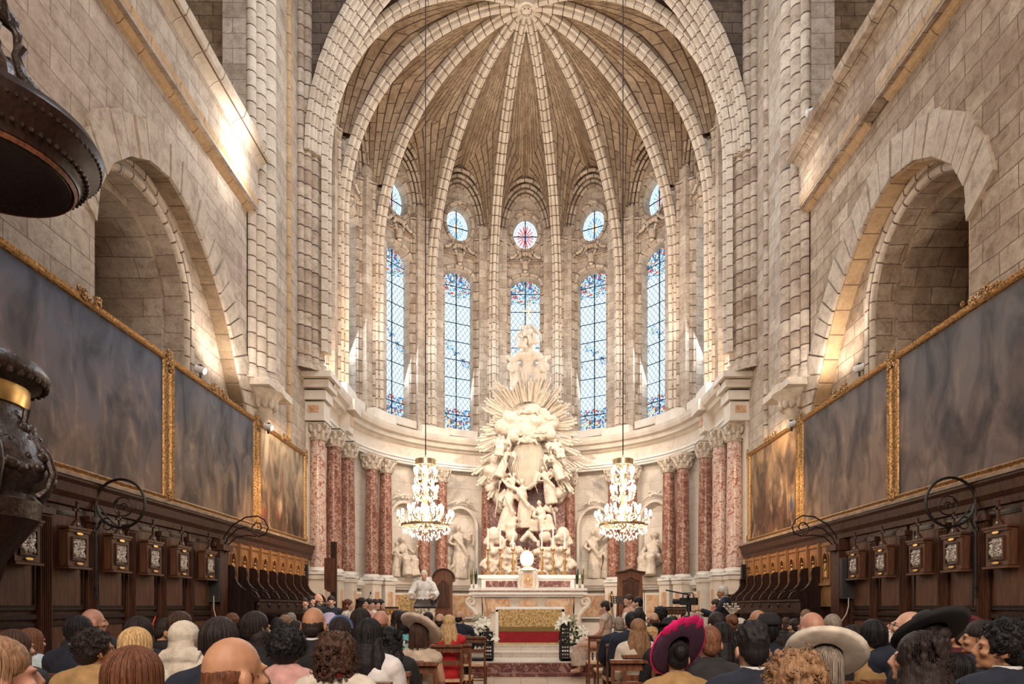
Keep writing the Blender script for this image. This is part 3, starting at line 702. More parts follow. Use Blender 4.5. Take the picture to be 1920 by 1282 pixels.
# four relief niches
for (px, lab, seat, cat_, sc) in ((757,'relief of a seated robed figure, outer niche behind the chandelier on the priest side',True,'relief',1.0),(862,'relief of a standing robed woman in the niche left of the altarpiece',False,'relief',1.05),
                                  (1116,'relief of figures with an outstretched arm, niche right of the altarpiece',False,'relief',.95),(1229,'relief of a seated robed figure, outer niche on the bridal side',True,'relief',1.1)):
    p, nn = onpx(px, 5.2, 4.55); yaw = math.atan2(nn.y, nn.x) + pi/2
    t = thing('carved_relief', lab, 'relief', (p.x, p.y, 2.35), yaw, 'marble reliefs in the apse wall')
    if px == 1116: a = [((-.22,0,1.36),(-.3,-.1,1.1),(-.1,-.25,1.0)),((.2,0,1.36),(.42,-.12,1.55),(.7,-.1,1.75))]
    else: a = None
    shaped(statue_prims(1.75*sc, rs, False, seat, -.3, a), 'figure', M['creamd'], t, .028, 1, .03, .06)
    if px in (1116, 757): shaped(statue_prims(1.1, rs, True, False, .4), 'small_figure', M['creamd'], t, .028, 1, .03, .06).location = (.42 if px == 1116 else -.4, -.1, 0)
    else: shaped([('e',(-.42,0,.25),(.16,.14,.26)),('e',(-.4,0,.62),(.1,.1,.14)),('t',[(-.5,0,.3),(-.3,-.1,.4),(-.1,-.1,.7)],.06),('t',[(-.46,0,0),(-.4,0,.3)],[.2,.12])], 'small_figure', M['creamd'], t, .028, 1, .03, .06)
    g = MB(); ar = arch_pts(0, .72, 1.75, 2.45, 0, 14); g.sweep([Vector((x*.82, 0, z)) for x, z in ar], [(-.05,-.05),(.08,-.05),(.08,.04),(-.05,.04)], (0,-1,0))
    g.tube([(-.5,-.04,2.5),(-.25,-.05,2.62),(0,-.06,2.68),(.25,-.05,2.62),(.5,-.04,2.5)], [.02,.035,.05,.035,.02], 8)
    for i in range(7): g.ell((rs.uniform(-.25,.25), -.06, 2.56+rs.uniform(0,.2)), .05, 8, 6)
    g.box((0,-.05,-.12), (1.2,.3,.22)); g.build('niche_surround', M['cream'], t, True)
# ---- the sunburst altarpiece --------------------------------------------------
GY = 21.3; gs = GY/1200
t = thing('sunburst_altarpiece', 'huge white marble altarpiece with sunburst rays, clouds and angels behind the high altar', 'altarpiece', (0, 0, 0))
def G(px, py, dy=0.0): return Vector(((px-978)*gs, GY + dy, 1.4 + (1137-py)*gs))
g = MB(); g.box((AX+.05, 22.0, 4.2), (2.6,.12,4.0)); g.build('backing', M['redp'], t)
g = MB(); g.ell(G(990,786,.25), (.95,.1,1.0), 20, 12); g.build('cloud_disc', M['creamd'], t, True)
nr = 50
for i in range(nr):
    th = -66 + (312)*(i+.5)/nr + rs.uniform(-1.5,1.5); th = R(th); dn = max(0, -sin(th))
    r0 = 44 + 20*dn; r1 = (rs.choice((92,97,82,74)) + 75*dn**1.3)*(.93 if abs(cos(th)) > .8 else 1.0)
    if dn > .3: r0 = r1 - 42
    g = MB(); a = G(990 + r0*cos(th), 797 - r0*sin(th), rs.uniform(-.1,.12)); bq = G(990 + r1*cos(th), 797 - r1*sin(th), rs.uniform(-.42,-.2))
    sdv = Vector((-sin(th)*-1, 0, cos(th)*-1)); sdv = Vector((sin(th), 0, -cos(th)))
    w0, w1 = .045, rs.uniform(.07,.1)
    for off in (-.5, 0, .5):
        g.tube([a + sdv*off*w0*1.3, bq + sdv*off*w1*1.3 - Vector((cos(th),0,sin(th)))*abs(off)*.22], [w0*.5, w1*.42], 5)
    g.build('ray', M['creamd'], t)
pr = []
for i in range(46):
    a = rs.uniform(0, 2*pi); r = rs.uniform(8, 48); pr.append(('e', G(990 + r*cos(a)*1.05, 800 - r*sin(a)*.75, rs.uniform(-.35,0)), (rs.uniform(.12,.26),)*3))
for i in range(34):
    s = rs.choice((-1,1)); q = rs.random(); pr.append(('e', G(990 + s*(48 + 20*sin(q*pi) + rs.uniform(-12,6)), 835 + q*125, rs.uniform(-.2,.1)), (rs.uniform(.1,.22),)*3))
shaped(pr, 'cloud', M['creamd'], t, .04, 1, .05, .1)
for i in range(13):
    a = rs.uniform(0, 2*pi); r = 26 + 18*rs.random(); c = G(990 + r*cos(a), 800 - r*sin(a)*.8, -.4)
    if i > 7: c = G(990 + rs.choice((-1,1))*rs.uniform(38,62), rs.uniform(850, 900), -.35)
    g = [('e', c, (.1,.1,.12)), ('e', c + Vector((0,-.09,-.01)), (.03,.03,.03)), ('e', c + Vector((0,.02,.03)), (.12,.1,.12))]
    for s in (-1,1): g += [('t', [c + Vector((s*.06,.02,-.08)), c + Vector((s*.24,0,-.02)), c + Vector((s*.34,.02,-.16))], [.05,.06,.03])]
    shaped(g, 'cherub_head', M['creamd'], t, .025, 1)
# pleated cone of light under the clouds
g = MB(); n = 40; top = G(990, 828, -.3); vs = []
for i in range(n+1):
    f = i/n; x0 = 990 - 20 + 40*f; x1 = 990 - 40 + 80*f; dz = .05*(i % 2) + .2*(1-(2*f-1)**2)
    vs += [G(x0, 828, -.1-dz), G(x1, 872, -.12-dz), G(990-30+60*f, 918 - 16*abs(2*f-1), -.05-dz)]
fs = []
for i in range(n):
    for j in range(2): fs.append((i*3+j, i*3+3+j, i*3+4+j, i*3+1+j))
g.add(vs, fs); g.build('light_cone', M['cream'], t)
figs = [(984,992,1.55,0,[((-.22,0,1.36),(-.5,-.1,1.5),(-.72,-.1,1.75)),((.22,0,1.36),(.5,-.1,1.5),(.68,-.1,1.8))],False,False),
        (944,1000,1.5,.5,None,True,False),(1022,1004,1.45,-.5,None,True,True),(950,955,1.2,.6,None,True,False),(1034,948,1.25,-.6,None,True,False),
        (936,900,1.0,.8,None,True,False),(1050,905,1.0,-.8,None,True,False),(1006,1000,1.1,.2,None,False,True),(962,1006,1.0,.3,None,False,True),
        (1046,868,.9,-.5,None,True,True),(938,862,.9,.5,None,True,True)]
for (x, y, h, ln, arms, wg, st) in figs:
    c = G(x, y, rs.uniform(-.55,-.3)); o = shaped(statue_prims(h, rs, wg, st, ln, arms), 'angel' if wg else 'saint', M['creamd'], t, .03, 1, .03, .05); o.location = c; o.rotation_euler = (R(rs.uniform(-6,10)), R(ln*16), R(rs.uniform(-25,25)))
# crowning scroll pediment, putti, cross
pr = []
for s in (-1, 1):
    pr += [('t', [G(990+s*(30+(10*(1-q*.85))*cos(q*9+1.2)), 690-(11*(1-q*.85))*sin(q*9+1.2), -.15) for q in [k/16 for k in range(17)]], [.1-.04*k/16 for k in range(17)])]
    pr += [('t', [G(990+s*x, y, -.1) for x, y in ((0,676),(15,672),(28,676),(42,670))], [.1,.1,.09,.07]), ('t', [G(990+s*20, 690, 0), G(990+s*17, 715, 0), G(990+s*26, 740, 0)], [.16,.14,.2])]
pr += [('b', G(990,706,.15), (1.2,.3,.9)), ('t', [G(990,735,.1), G(990,690,.1), G(990,665,.05)], [.25,.25,.22]), ('e', G(990,668,-.1), (.5,.2,.14)), ('b', G(990,672,0), (.9,.4,.1))]
pr += [('t', [G(990,668), G(990,640)], [.3,.2]), ('e', G(990,650), (.24,.2,.3))]
shaped(pr, 'scroll_pediment', M['creamd'], t, .03, 1, .03, .06)
for x, y, h, ln in ((978,662,.95,.6),(1001,655,1.0,-.7),(989,640,.8,.1)):
    o = shaped(statue_prims(h, rs, True, True, ln), 'angel', M['creamd'], t, .025, 1, .02, .05); o.location = G(x, y, -.15); o.rotation_euler = (0, R(ln*12), 0)
g = MB(); g.tube([G(991,655,0), G(991,566,0)], .035, 6); g.tube([G(981,583,0), G(1001,583,0)], .03, 6); g.build('cross', M['creamd'], t)
# lower scrolls either side of the tabernacle
pr = []
for s in (-1, 1):
    for cx_, cy_, r_ in ((58,1026,19),(40,1062,14),(70,1066,14),(24,1042,9)):
        pr += [('t', [G(990+s*(cx_+r_*(1-q*.8)*cos(q*9)), cy_-r_*(1-q*.8)*sin(q*9), -.9) for q in [k/16 for k in range(17)]], [.1-.045*k/16 for k in range(17)])]
    pr += [('b', G(990+s*48, 1060, -.72), (1.0,.3,1.1)), ('e', G(990+s*62, 1008, -.9), (.22,.18,.26)), ('e', G(990+s*30, 1010, -.85), (.2,.16,.2))]
    for i in range(16): pr.append(('e', G(990+s*rs.uniform(12,76), rs.uniform(1012,1080), -1.0), (rs.uniform(.06,.12),)*3))
pr += [('t', [G(990-40,1082,-.8), G(990+40,1082,-.8)], [.2,.2]), ('t', [G(976,1020,-.9), G(990,1005,-.9), G(1004,1020,-.9)], [.08,.12,.08])]
shaped(pr, 'scroll_base', M['creamd'], t, .035, 1, .04, .07)
# ---- high altar ---------------------------------------------------------------
HY = 18.6; HX = (990-978)*HY/1200
t = thing('high_altar', 'white marble high altar with scroll corners, ochre inlays and dark red gradine panels', 'altar', (HX, HY, .5))
g = MB()
for z0, z1, w, dp in ((1.24,1.3,3.36,1.0),(1.3,1.34,3.26,.96),(1.34,1.42,3.34,1.02),(1.18,1.24,3.1,.94)): g.box((0,0,(z0+z1)/2), (w,dp,z1-z0))
g.build('table_slab', M['white'], t)
g = MB(); g.box((0,-.515,1.345), (3.3,.012,.025)); g.box((0,-.48,1.235), (3.1,.02,.03)); g.build('red_band', M['red'], t)
g = MB(); g.box((0,.02,.6), (2.7,.8,1.2), 0, .92); g.box((0,0,.08), (3.0,1.0,.16)); g.build('body', M['cream'], t)
for s in (-1, 1):
    g = MB(); sp_ = [(s*(1.62+.13*(1-q*.8)*cos(q*8)), -.38, 1.03+.13*(1-q*.8)*sin(q*8)) for q in [k/14 for k in range(15)]]
    g.tube(sp_[::-1] + [(s*x, -.38, z) for x, z in ((1.7,.92),(1.58,.82),(1.46,.66),(1.42,.45),(1.46,.3),(1.42,.14))], [.04]*6+[.055]*9+[.07,.075,.07,.07,.07,.06], 8); g.box((s*1.42,-.1,.6), (.2,.5,1.16)); g.build('corner_scroll', M['cream'], t, True)
    g = MB(); g.plate([(-.34,.0),(-.25,-.2),(.25,-.2),(.34,0),(.25,.18),(-.25,.18)], [], (s*.82,-.42,.95), (1,0,0), (0,0,1), (0,1,0), .06); g.build('inlay', M['ochre'], t)
    g = MB(); g.tube([(s*1.28,-.4,1.15), (s*1.2,-.42,.6)], .04, 6); g.tube([(s*1.16,-.4,1.15), (s*1.1,-.42,.6)], .04, 6); g.build('fluting', M['ochre'], t)
    g = MB(); g.box((s*.78,.12,1.56), (1.16,.1,.34)); g.box((s*.78,.15,1.74), (1.2,.2,.05)); g.build('gradine', M['white'], t)
    g = MB(); g.box((s*.76,.06,1.56), (.94,.02,.18)); g.build('dark_panel', M['redp'], t)
g = MB(); g.plate([(-.3,-.2),(.3,-.2),(.22,.1),(0,.2),(-.22,.1)], [], (0,-.42,.95), (1,0,0), (0,0,1), (0,1,0), .05); g.build('inlay', M['ochre'], t)
g = MB(); g.box((0,.45,1.78), (3.1,.6,.1)); g.box((0,.55,1.5), (3.0,.5,.5)); g.build('upper_shelf', M['white'], t)
t = thing('tabernacle', 'small domed marble tabernacle with arched gilt door centred on the high altar', 'tabernacle', (HX, HY-.1, 1.92))
g = MB(); ar = arch_pts(0, .2, .34, .56, 0, 10); g.plate(ar, [], (0,-.12,0), (1,0,0), (0,0,1), (0,1,0), .3); g.lathe([(.24,.52),(.2,.58),(.1,.63),(0,.64)], (0,.02,0), 12); g.build('case', M['cream'], t)
g = MB(); g.plate([(x*.62, z*.78+.04) for x, z in ar], [], (0,-.135,0), (1,0,0), (0,0,1), (0,1,0), .03); dr = g.build('door', M['ochre'], t)
g = MB(); g.ell((0,-.14,.24), (.05,.02,.07)); g.build('boss', M['brass'], dr)
for s in (-1,1): g = MB(); g.tube([(s*.24,-.1,0),(s*.27,-.1,.15),(s*.22,-.1,.35),(s*.27,-.1,.5),(s*.2,-.1,.56)], [.06,.045,.04,.05,.03], 8); g.build('side_scroll', M['cream'], t, True)
gl = plain('glowing_alabaster', (1,.85,.78), .4, emit=(1,.72,.6,3.2))
t = thing('lit_monstrance', 'glowing pinkish white monstrance lit above the tabernacle', 'monstrance', (HX-.03, HY+.1, 2.58))
g = MB(); g.ell((0,0,.22), (.2,.08,.24), 16, 12); g.build('glow', gl, t, True)
g = MB(); g.lathe([(.14,-.02),(.1,.02),(.03,.05)], (0,0,0), 12)
for k in range(14): a = 2*pi*k/14; g.tube([(.2*cos(a),.04,.22+.24*sin(a)), (.3*cos(a),.04,.22+.34*sin(a))], [.02,.01], 5)
g.build('halo_rim', M['gilt'], t)
lamp('monstrance_glow', 'POINT', (HX-.03, HY-.25, 2.95), 12, (1,.7,.55), .15)
# candlesticks
cs = None
wx = plain('ivory_wax', (.85,.78,.66), .5, var=.03)
for i, px in enumerate((915,938,962,1016,1037,1059)):
    x = (px-978)*(HY+.35)/1200; lb = ('tall gilt altar candlestick, %s of the three %s the lit monstrance' % (('outermost','middle','innermost')[i] if i < 3 else ('innermost','middle','outermost')[i-3], 'on the priest side of' if i < 3 else 'on the bridal side of'))
    if cs is None:
        cs = thing('candlestick', lb, 'candlestick', (x, HY+.35, 2.33), 0, 'gilt altar candlesticks')
        g = MB(); g.lathe([(.1,.0),(.11,.03),(.06,.08),(.03,.14),(.05,.2),(.025,.26),(.055,.36),(.03,.46),(.02,.6),(.045,.66),(.02,.7),(.07,.76),(.06,.78)], (0,0,0), 12)
        for k in range(3): a = 2*pi*k/3 + .5; g.tube([(.06*cos(a),.06*sin(a),.08),(.13*cos(a),.13*sin(a),.05),(.14*cos(a),.14*sin(a),.0)], [.03,.03,.02], 6)
        g.build('stem', M['gilt'], cs, True); g = MB(); g.cyl((0,0,.77), .022, .62, 8); g.build('candle', wx, cs)
    else: clone(cs, (x, HY+.35, 2.33), 0, lb)
# potted plants on the altar ends
lf = plain('dark_leaf', (.025,.045,.02), .5, var=.4); lf2 = plain('olive_leaf', (.2,.18,.05), .5, var=.4); lf3 = plain('green_leaf', (.10,.15,.05), .5, var=.4)
for i, (px, m_, lb) in enumerate(((885,lf2,'olive spiky plant in a white pot at the priest-side end of the altar'),(893,lf,'dark spiky plant in a white pot beside the olive one, priest-side end'),
                       (1081,lf,'dark spiky plant in a white pot on the bridal-side end of the altar'),(1091,lf2,'olive spiky plant in a white pot at the very bridal-side end'))):
    t = thing('potted_plant', lb, 'plant', ((px-978)*HY/1200, HY-.2, 1.92), 0, 'potted plants on the high altar')
    g = MB(); g.lathe([(.03,0),(.045,.12),(.04,.12),(.03,.1),(0,.1)], (0,0,0), 12); g.build('pot', M['white'], t, True)
    g = MB()
    for k in range(16): a = 2.4*k; r = .02+.01*(k % 4); g.tube([(r*cos(a)*.4, r*sin(a)*.4, .1), (r*cos(a), r*sin(a), .3), (r*1.5*cos(a), r*1.5*sin(a), .42+.08*(k % 3))], [.008,.014,.003], 4)
    g.build('foliage', m_, t)
# ---- free-standing altar with cloth and brocade ----------------------------------
t = thing('free_standing_altar', 'free-standing altar at the top of the chancel steps', 'altar', (.21, 16.0, .505))
g = MB(); g.box((0,.3,.42), (1.5,.7,.84)); g.build('body', M['cream'], t)
clo = plain('white_linen', (.86,.85,.84), .8, var=.04, bmp=.004)
g = MB(); g.box((0,.28,.875), (1.7,.86,.03)); g.box((0,-.155,.82), (1.7,.012,.1)); g.box((-.852,.28,.45), (.012,.86,.86)); g.box((.852,.28,.52), (.012,.86,.72)); g.box((-.82,-.155,.42), (.07,.012,.8)); g.box((.82,-.155,.5), (.07,.012,.66))
o = g.build('altar_cloth', clo); o.location = (.21,16.0,.505); tag(o, 'white linen cloth covering the free-standing altar', 'tablecloth')
def brocade():
    m, nt, b = newmat('gold_brocade', .55); uv = N(nt, 'UVMap'); n = N(nt, 'TexNoise', Scale=5.0, Detail=2.0); L(nt, uv.outputs[0], n.inputs['Vector'])
    va = N(nt, 'VectorMath', operation='MULTIPLY_ADD'); L(nt, n.outputs['Color'], va.inputs[0]); va.inputs[1].default_value = (.12,.12,0); L(nt, uv.outputs[0], va.inputs[2])
    v = N(nt, 'TexVoronoi', Scale=3.2); v.inputs['Randomness'].default_value = .15; L(nt, va.outputs[0], v.inputs['Vector'])
    w = N(nt, 'Math', operation='SINE'); k = N(nt, 'Math', operation='MULTIPLY'); L(nt, v.outputs['Distance'], k.inputs[0]); k.inputs[1].default_value = 55; L(nt, k.outputs[0], w.inputs[0])
    n2 = N(nt, 'TexNoise', Scale=16.0, Detail=3.0); L(nt, uv.outputs[0], n2.inputs['Vector']); a = N(nt, 'Math', operation='MULTIPLY_ADD'); L(nt, w.outputs[0], a.inputs[0]); a.inputs[1].default_value = .14; L(nt, n2.outputs[0], a.inputs[2])
    c = ramp(nt, a.outputs[0], [(.36,(.2,.11,.03)),(.48,(.5,.32,.12)),(.7,(.66,.47,.22))]); L(nt, c.outputs[0], b.inputs['Base Color']); return m
M['brocade'] = brocade(); red = plain('crimson_velvet', (.30,.012,.022), .9, var=.15)
t = thing('altar_frontal', 'gold brocade and crimson frontal hanging on the free-standing altar', 'altar frontal', (.21, 15.83, .505))
g = MB(); g.box((0,0,.58), (1.56,.012,.5)); g.build('brocade', M['brocade'], t)
g = MB(); g.box((0,-.008,.34), (1.56,.012,.12)); g.build('gold_fringe', plain('dull_gold_fringe', (.22,.15,.05), .8, var=.3, sc=60), t)
g = MB(); g.box((0,0,.155), (1.56,.012,.29)); g.build('crimson_cloth', red, t)
g = MB(); g.box((0,0,0), (2.1,.75,.01)); o = g.build('altar_rug', M['brocade']); o.location = (.2,15.4,.512); tag(o, 'narrow gold patterned rug in front of the altar frontal', 'rug')
# ---- lily stands ----------------------------------------------------------------
pet = plain('lily_petal', (.85,.82,.68), .6, var=.08)
for sx_, x0, lb in ((-1,-.86,'black perforated flower stand with white lilies beside the aisle steps, priest side'),(1,1.07,'taller black perforated flower stand with white lilies, bridal side')):
    t = thing('lily_stand', lb, 'flower stand', (x0, 13.55, .262))
    g = MB(); hh = .62 if sx_ < 0 else .82; w = .5
    hol = [[(ux+.022*cos(2*pi*k/6), uz+.022*sin(2*pi*k/6)) for k in range(6)] for ux in (-.16,-.08,0,.08,.16) for uz in [.07+.075*j for j in range(int((hh-.1)/.075))]]
    inner = -1 if sx_ > 0 else 1
    g.plate([(-.22,0),(.22,0),(.22,hh),(-.22,hh)], hol, (inner*w/2, 0, 0), (0,1,0), (0,0,1), (1,0,0), .012)
    g.build('side_panel', M['iron'], t)
    g = MB(); hol2 = [[(ux+.022*cos(2*pi*k/6), uz+.022*sin(2*pi*k/6)) for k in range(6)] for ux in (-.05,0,.05) for uz in [.07+.075*j for j in range(int((hh-.1)/.075))]]
    g.plate([(-.09,0),(.09,0),(.09,hh),(-.09,hh)], hol2, (inner*(w/2-.09), -.22, 0), (1,0,0), (0,0,1), (0,1,0), .012); g.build('front_panel', M['iron'], t)
    g = MB(); g.box((0,0,.03), (w,.44,.05)); g.box((0,0,.34), (w*.8,.36,.05))
    for a_ in (-1,1):
        for b_ in (-1,1): g.box((a_*w/2, b_*.21, hh*.36), (.03,.03,hh*.72))
    g.build('frame', M['iron'], t)
    g = MB()
    for k in range(110):
        a = rs.uniform(0,2*pi); r = rs.uniform(.02,.3); z = rs.uniform(.3,.72); l = rs.uniform(.14,.26); dx, dy = cos(a), sin(a)
        c = Vector((r*dx*.7, r*dy*.6, z)); e = c + Vector((dx*l*.7, dy*l*.7, rs.uniform(-.16,.12))); m = (c+e)/2 + Vector((0,0,.05)); sdv = Vector((-dy, dx, 0))*.028
        g.add([c, m+sdv, e, m-sdv], [(0,1,2,3)])
        g.add([c+Vector((0,0,-.004)), m+sdv+Vector((0,0,-.012)), e, m-sdv+Vector((0,0,-.012))], [(3,2,1,0)])
    g.build('foliage', lf if sx_ < 0 else lf3, t)
    for k in range(12):
        a = rs.uniform(0,2*pi); r = rs.uniform(.05,.3); c = Vector((r*cos(a), r*sin(a)*.8-.05, .7 + rs.uniform(0,.2) - (.22 if k % 4 == 0 else 0))); ax = Vector((cos(a)*.8, sin(a)*.8-.5, .5)).normalized()
        u = ax.orthogonal().normalized(); v = ax.cross(u); g = MB()
        for j in range(6):
            q = 2*pi*j/6; d = u*cos(q) + v*sin(q); sd_ = ax.cross(d)
            pts = [(0,0,.008),(.035,.03,.026),(.09,.05,.03),(.14,.03,.004)]
            vs = []
            for (rr, up, ww) in pts: P = c + d*rr + ax*up; vs += [P + sd_*ww, P - sd_*ww]
            g.add(vs, [(0,1,3,2),(2,3,5,4),(4,5,7,6)])
        g.tube([c, c - ax*.12 + Vector((0,0,-.05))], .006, 4)
        g.build('lily', pet, t)
# ---- chandeliers -------------------------------------------------------------------
crystal = plain('self_glowing_crystal', (.9,.86,.8), .12, 0, var=.1, sc=40, emit=(1,.9,.76,.8)); bulb = plain('candle_bulb', (1,.9,.75), .4, emit=(1,.84,.62,16))  # crystal drops emit a little themselves, imitating the glare of the bulbs
CY = 13.6; cs_ = CY/1200
def chandelier(cx, lab):
    t = thing('chandelier', lab, 'chandelier', (cx, CY, 2.9), 0, 'lit crystal chandeliers')
    g = MB(); g.tube([(0,0,1.72),(0,0,17.5)], .012, 6); g.build('hanging_rod', M['iron'], t)
    g = MB(); g.lathe([(.01,0),(.05,.03),(.07,.08),(.03,.14),(.05,.22),(.1,.3),(.05,.4),(.03,.5),(.07,.62),(.04,.72),(.03,.9),(.06,1.0),(.03,1.08),(.025,1.3),(.05,1.4),(.02,1.5),(.015,1.72)], (0,0,0), 14); g.build('stem', M['pale_gilt'], t, True)
    for (r, z, h) in ((.2,1.5,.12),(.5,.2,.05)):
        g = MB(); g.lathe([(r-.01,0),(r+.012,0),(r+.02,h),(r,h)], (0,0,z), 28); g.build('ring', M['pale_gilt'], t, True)
    for tier, (r, z, n) in enumerate(((.58,.42,16),(.36,.56,10),(.25,.98,8),(.24,1.34,6))):
        for k in range(n):
            a = 2*pi*(k + .5*(tier % 2))/n; c, s = cos(a), sin(a)
            g = MB(); g.tube([(.04*c,.04*s,z-.12),(r*.45*c,r*.45*s,z-.24),(r*.85*c,r*.85*s,z-.18),(r*c,r*s,z-.06)], .012, 5); g.lathe([(.012,0),(.035,.02),(.03,.03)], (r*c,r*s,z-.06), 8); arm = g.build('arm', M['pale_gilt'], t)
            g = MB(); g.cyl((r*c,r*s,z-.04), .009, .06, 6); g.ell((r*c,r*s,z+.05), (.03,.03,.06), 8, 6); g.build('bulb', bulb, arm)
    g = MB(); rc = random.Random(3)
    for (r, z, n, dl) in ((.5,.2,70,.13),(.3,.06,40,.12),(.58,.34,48,.1),(.36,.48,36,.12),(.25,.9,36,.14),(.24,1.26,34,.14),(.2,1.5,30,.1),(.14,.0,16,.1),(.45,.12,40,.08),(.3,.7,30,.15),(.2,1.1,30,.15)):
        for k in range(n):
            a = 2*pi*k/n + rc.uniform(-.1,.1); rr = r*rc.uniform(.86,1.04); g.ell((rr*cos(a), rr*sin(a), z - dl*rc.uniform(.1,1)), (.012,.012,.026), 5, 4)
    tag(g.build('crystal_drops', crystal, t), None, kind='stuff')
    lamp('chandelier_light', 'POINT', (cx, CY, 3.42), 75, (1,.80,.56), .4); lamp('chandelier_light', 'POINT', (cx, CY, 4.2), 25, (1,.80,.56), .2)
chandelier((798-978)*cs_, 'lit crystal chandelier hanging above the priest'); chandelier((1168-978)*cs_, 'lit crystal chandelier hanging above the bride and groom')
# ---- ambo, thrones, tables, stands ---------------------------------------------------
def lilypaint():
    m, nt, b = newmat('lily_painting', .5); tc = N(nt, 'TexCoord'); n = N(nt, 'TexNoise', Scale=7.0, Detail=3.0, Distortion=1.5); L(nt, tc.outputs['Object'], n.inputs['Vector'])
    r = ramp(nt, n.outputs[0], [(.3,(.03,.03,.02)),(.42,(.16,.14,.07)),(.5,(.35,.31,.2)),(.58,(.8,.74,.58)),(.75,(.85,.8,.7))]); L(nt, r.outputs[0], b.inputs['Base Color']); return m
t = thing('ambo', 'reading desk with a lily picture on its front, in front of the priest', 'lectern', (-2.2, 14.7, .505))
g = MB(); g.plate([(-.21,0),(.21,0),(.23,.86),(-.23,.86)], [], (0,-.12,.0), (1,0,0), (0,0,1), (0,1,0), .03); g.build('front_panel', lilypaint(), t)
g = MB(); g.box((0,.08,.45), (.3,.3,.9)); g.build('body', M['cream'], t)
g = MB(); g.add([(-.26,-.14,.9),(.26,-.14,.9),(.26,.28,1.08),(-.26,.28,1.08),(-.26,-.14,.86),(.26,-.14,.86),(.26,.28,1.04),(-.26,.28,1.04)], [(0,1,2,3),(7,6,5,4),(0,4,5,1),(1,5,6,2),(2,6,7,3),(3,7,4,0)]); g.build('desk_top', M['woodd'], t)
def throne(loc, w, h, lab, kind, rz=0):
    t = thing('wooden_throne', lab, 'throne', loc, rz)
    g = MB()
    if kind == 'arch': g.plate([(-w*.38,0),(w*.38,0),(w*.38,h*.8),(w*.5,h*.82),(w*.5,h*.86)] + [(w*.5*cos(pi*i/12), h*.86 + h*.14*sin(pi*i/12)) for i in range(1,12)] + [(-w*.5,h*.86),(-w*.5,h*.82),(-w*.38,h*.8)], [], (0,.2,0), (1,0,0), (0,0,1), (0,1,0), .12)
    else: g.plate([(-w*.5,0),(w*.5,0),(w*.44,h*.4),(w*.4,h*.9),(w*.5,h*.92),(w*.5,h*.95),(w*.2,h*.97),(0,h),(-w*.2,h*.97),(-w*.5,h*.95),(-w*.5,h*.92),(-w*.4,h*.9),(-w*.44,h*.4)], [], (0,.2,0), (1,0,0), (0,0,1), (0,1,0), .3)
    g.build('back', M['chair'], t)
    g = MB(); g.plate([(-w*.26,h*.45),(w*.26,h*.45),(w*.26,h*.76),(w*.1,h*.82),(0,h*.84),(-w*.1,h*.82),(-w*.26,h*.76)], [], (0,.17,0), (1,0,0), (0,0,1), (0,1,0), .035); g.build('panel', M['wood'], t)
    g = MB()
    if kind == 'arch': g.tube([(w*.46*cos(pi*i/10), .18, h*.86 + h*.13*sin(pi*i/10)) for i in range(11)], .025, 6)
    else: g.tube([(-w*.5,.16,h*.95),(-w*.25,.16,h*.965),(0,.16,h),(w*.25,.16,h*.965),(w*.5,.16,h*.95)], .03, 6); g.tube([(-w*.3,.16,h*.83),(-w*.15,.16,h*.84),(0,.16,h*.89),(w*.15,.16,h*.84),(w*.3,.16,h*.83)], .02, 6)
    g.build('crest', M['wood'], t, True)
    g = MB(); g.box((0,-.02,.42), (w*.8,.46,.08)); g.build('seat', M['chair'], t)
    for s in (-1,1):
        g = MB(); g.box((s*w*.38,-.02,.66), (.06,.46,.05)); g.tube([(s*w*.38,-.22,.66),(s*w*.38,-.2,.45),(s*w*.38,-.22,0)], .025, 6); g.build('arm', M['chair'], t)
throne((-2.05,16.6,.51), .6, 1.9, 'tall wooden throne with a round arched top behind the priest', 'arch')
throne((2.93,17.0,.51), .78, 1.9, 'broad wooden throne with a curved pediment behind the bride and groom', 'ped')
for (x, y, w, lab, m_) in ((-3.65,17.2,.85,'carved gilt console table against the apse on the priest side','gilt'),(4.0,17.2,.8,'carved dark console table against the apse on the bridal side','wood')):
    t = thing('console_table', lab, 'table', (x, y, .51)); g = MB(); g.box((0,0,.86), (w,.36,.05)); g.build('tabletop', M['woodd'], t)
    g = MB(); g.box((0,-.12,.76), (w*.95,.06,.14))
    for i in range(9): g.ell((w*(-.42+.105*i),-.16,.72), (.045,.03,.06), 8, 6)
    g.build('carved_apron', M[m_], t, True)
    for s in (-1,1):
        g = MB(); g.tube([(s*w*.44,-.08,.75),(s*w*.38,-.1,.5),(s*w*.46,-.08,.25),(s*w*.42,-.08,0)], [.05,.035,.03,.04], 8); g.build('leg', M[m_], t, True)
        g = MB(); g.tube([(s*w*.44,.12,.75),(s*w*.4,.12,.4),(s*w*.42,.12,0)], [.04,.03,.035], 8); g.build('leg', M[m_], t, True)
t = thing('gilt_armchair', 'gold patterned armchair at the priest\'s elbow', 'armchair', (-2.78,15.7,.51), R(15))
g = MB(); g.plate([(-.2,.45),(.2,.45),(.22,1.05),(.1,1.2),(-.1,1.2),(-.22,1.05)], [], (0,.22,0), (1,0,0), (0,0,1), (0,1,0), .07); g.build('backrest', M['brocade'], t)
g = MB(); g.box((0,0,.44), (.44,.44,.1)); g.build('seat', M['brocade'], t)
for a_ in (-1,1):
    g = MB(); g.tube([(a_*.24,.2,.7),(a_*.25,-.1,.68),(a_*.24,-.16,.45)], .02, 6); g.build('arm', M['gilt'], t, True)
    for b_ in (-1,1): g = MB(); g.tube([(a_*.2,b_*.2,.4),(a_*.2,b_*.2,0)], .022, 6); g.build('leg', M['gilt'], t)
t = thing('music_stand', 'black filigree music stand beside the groom', 'music stand', (2.35, 15.6, .51))
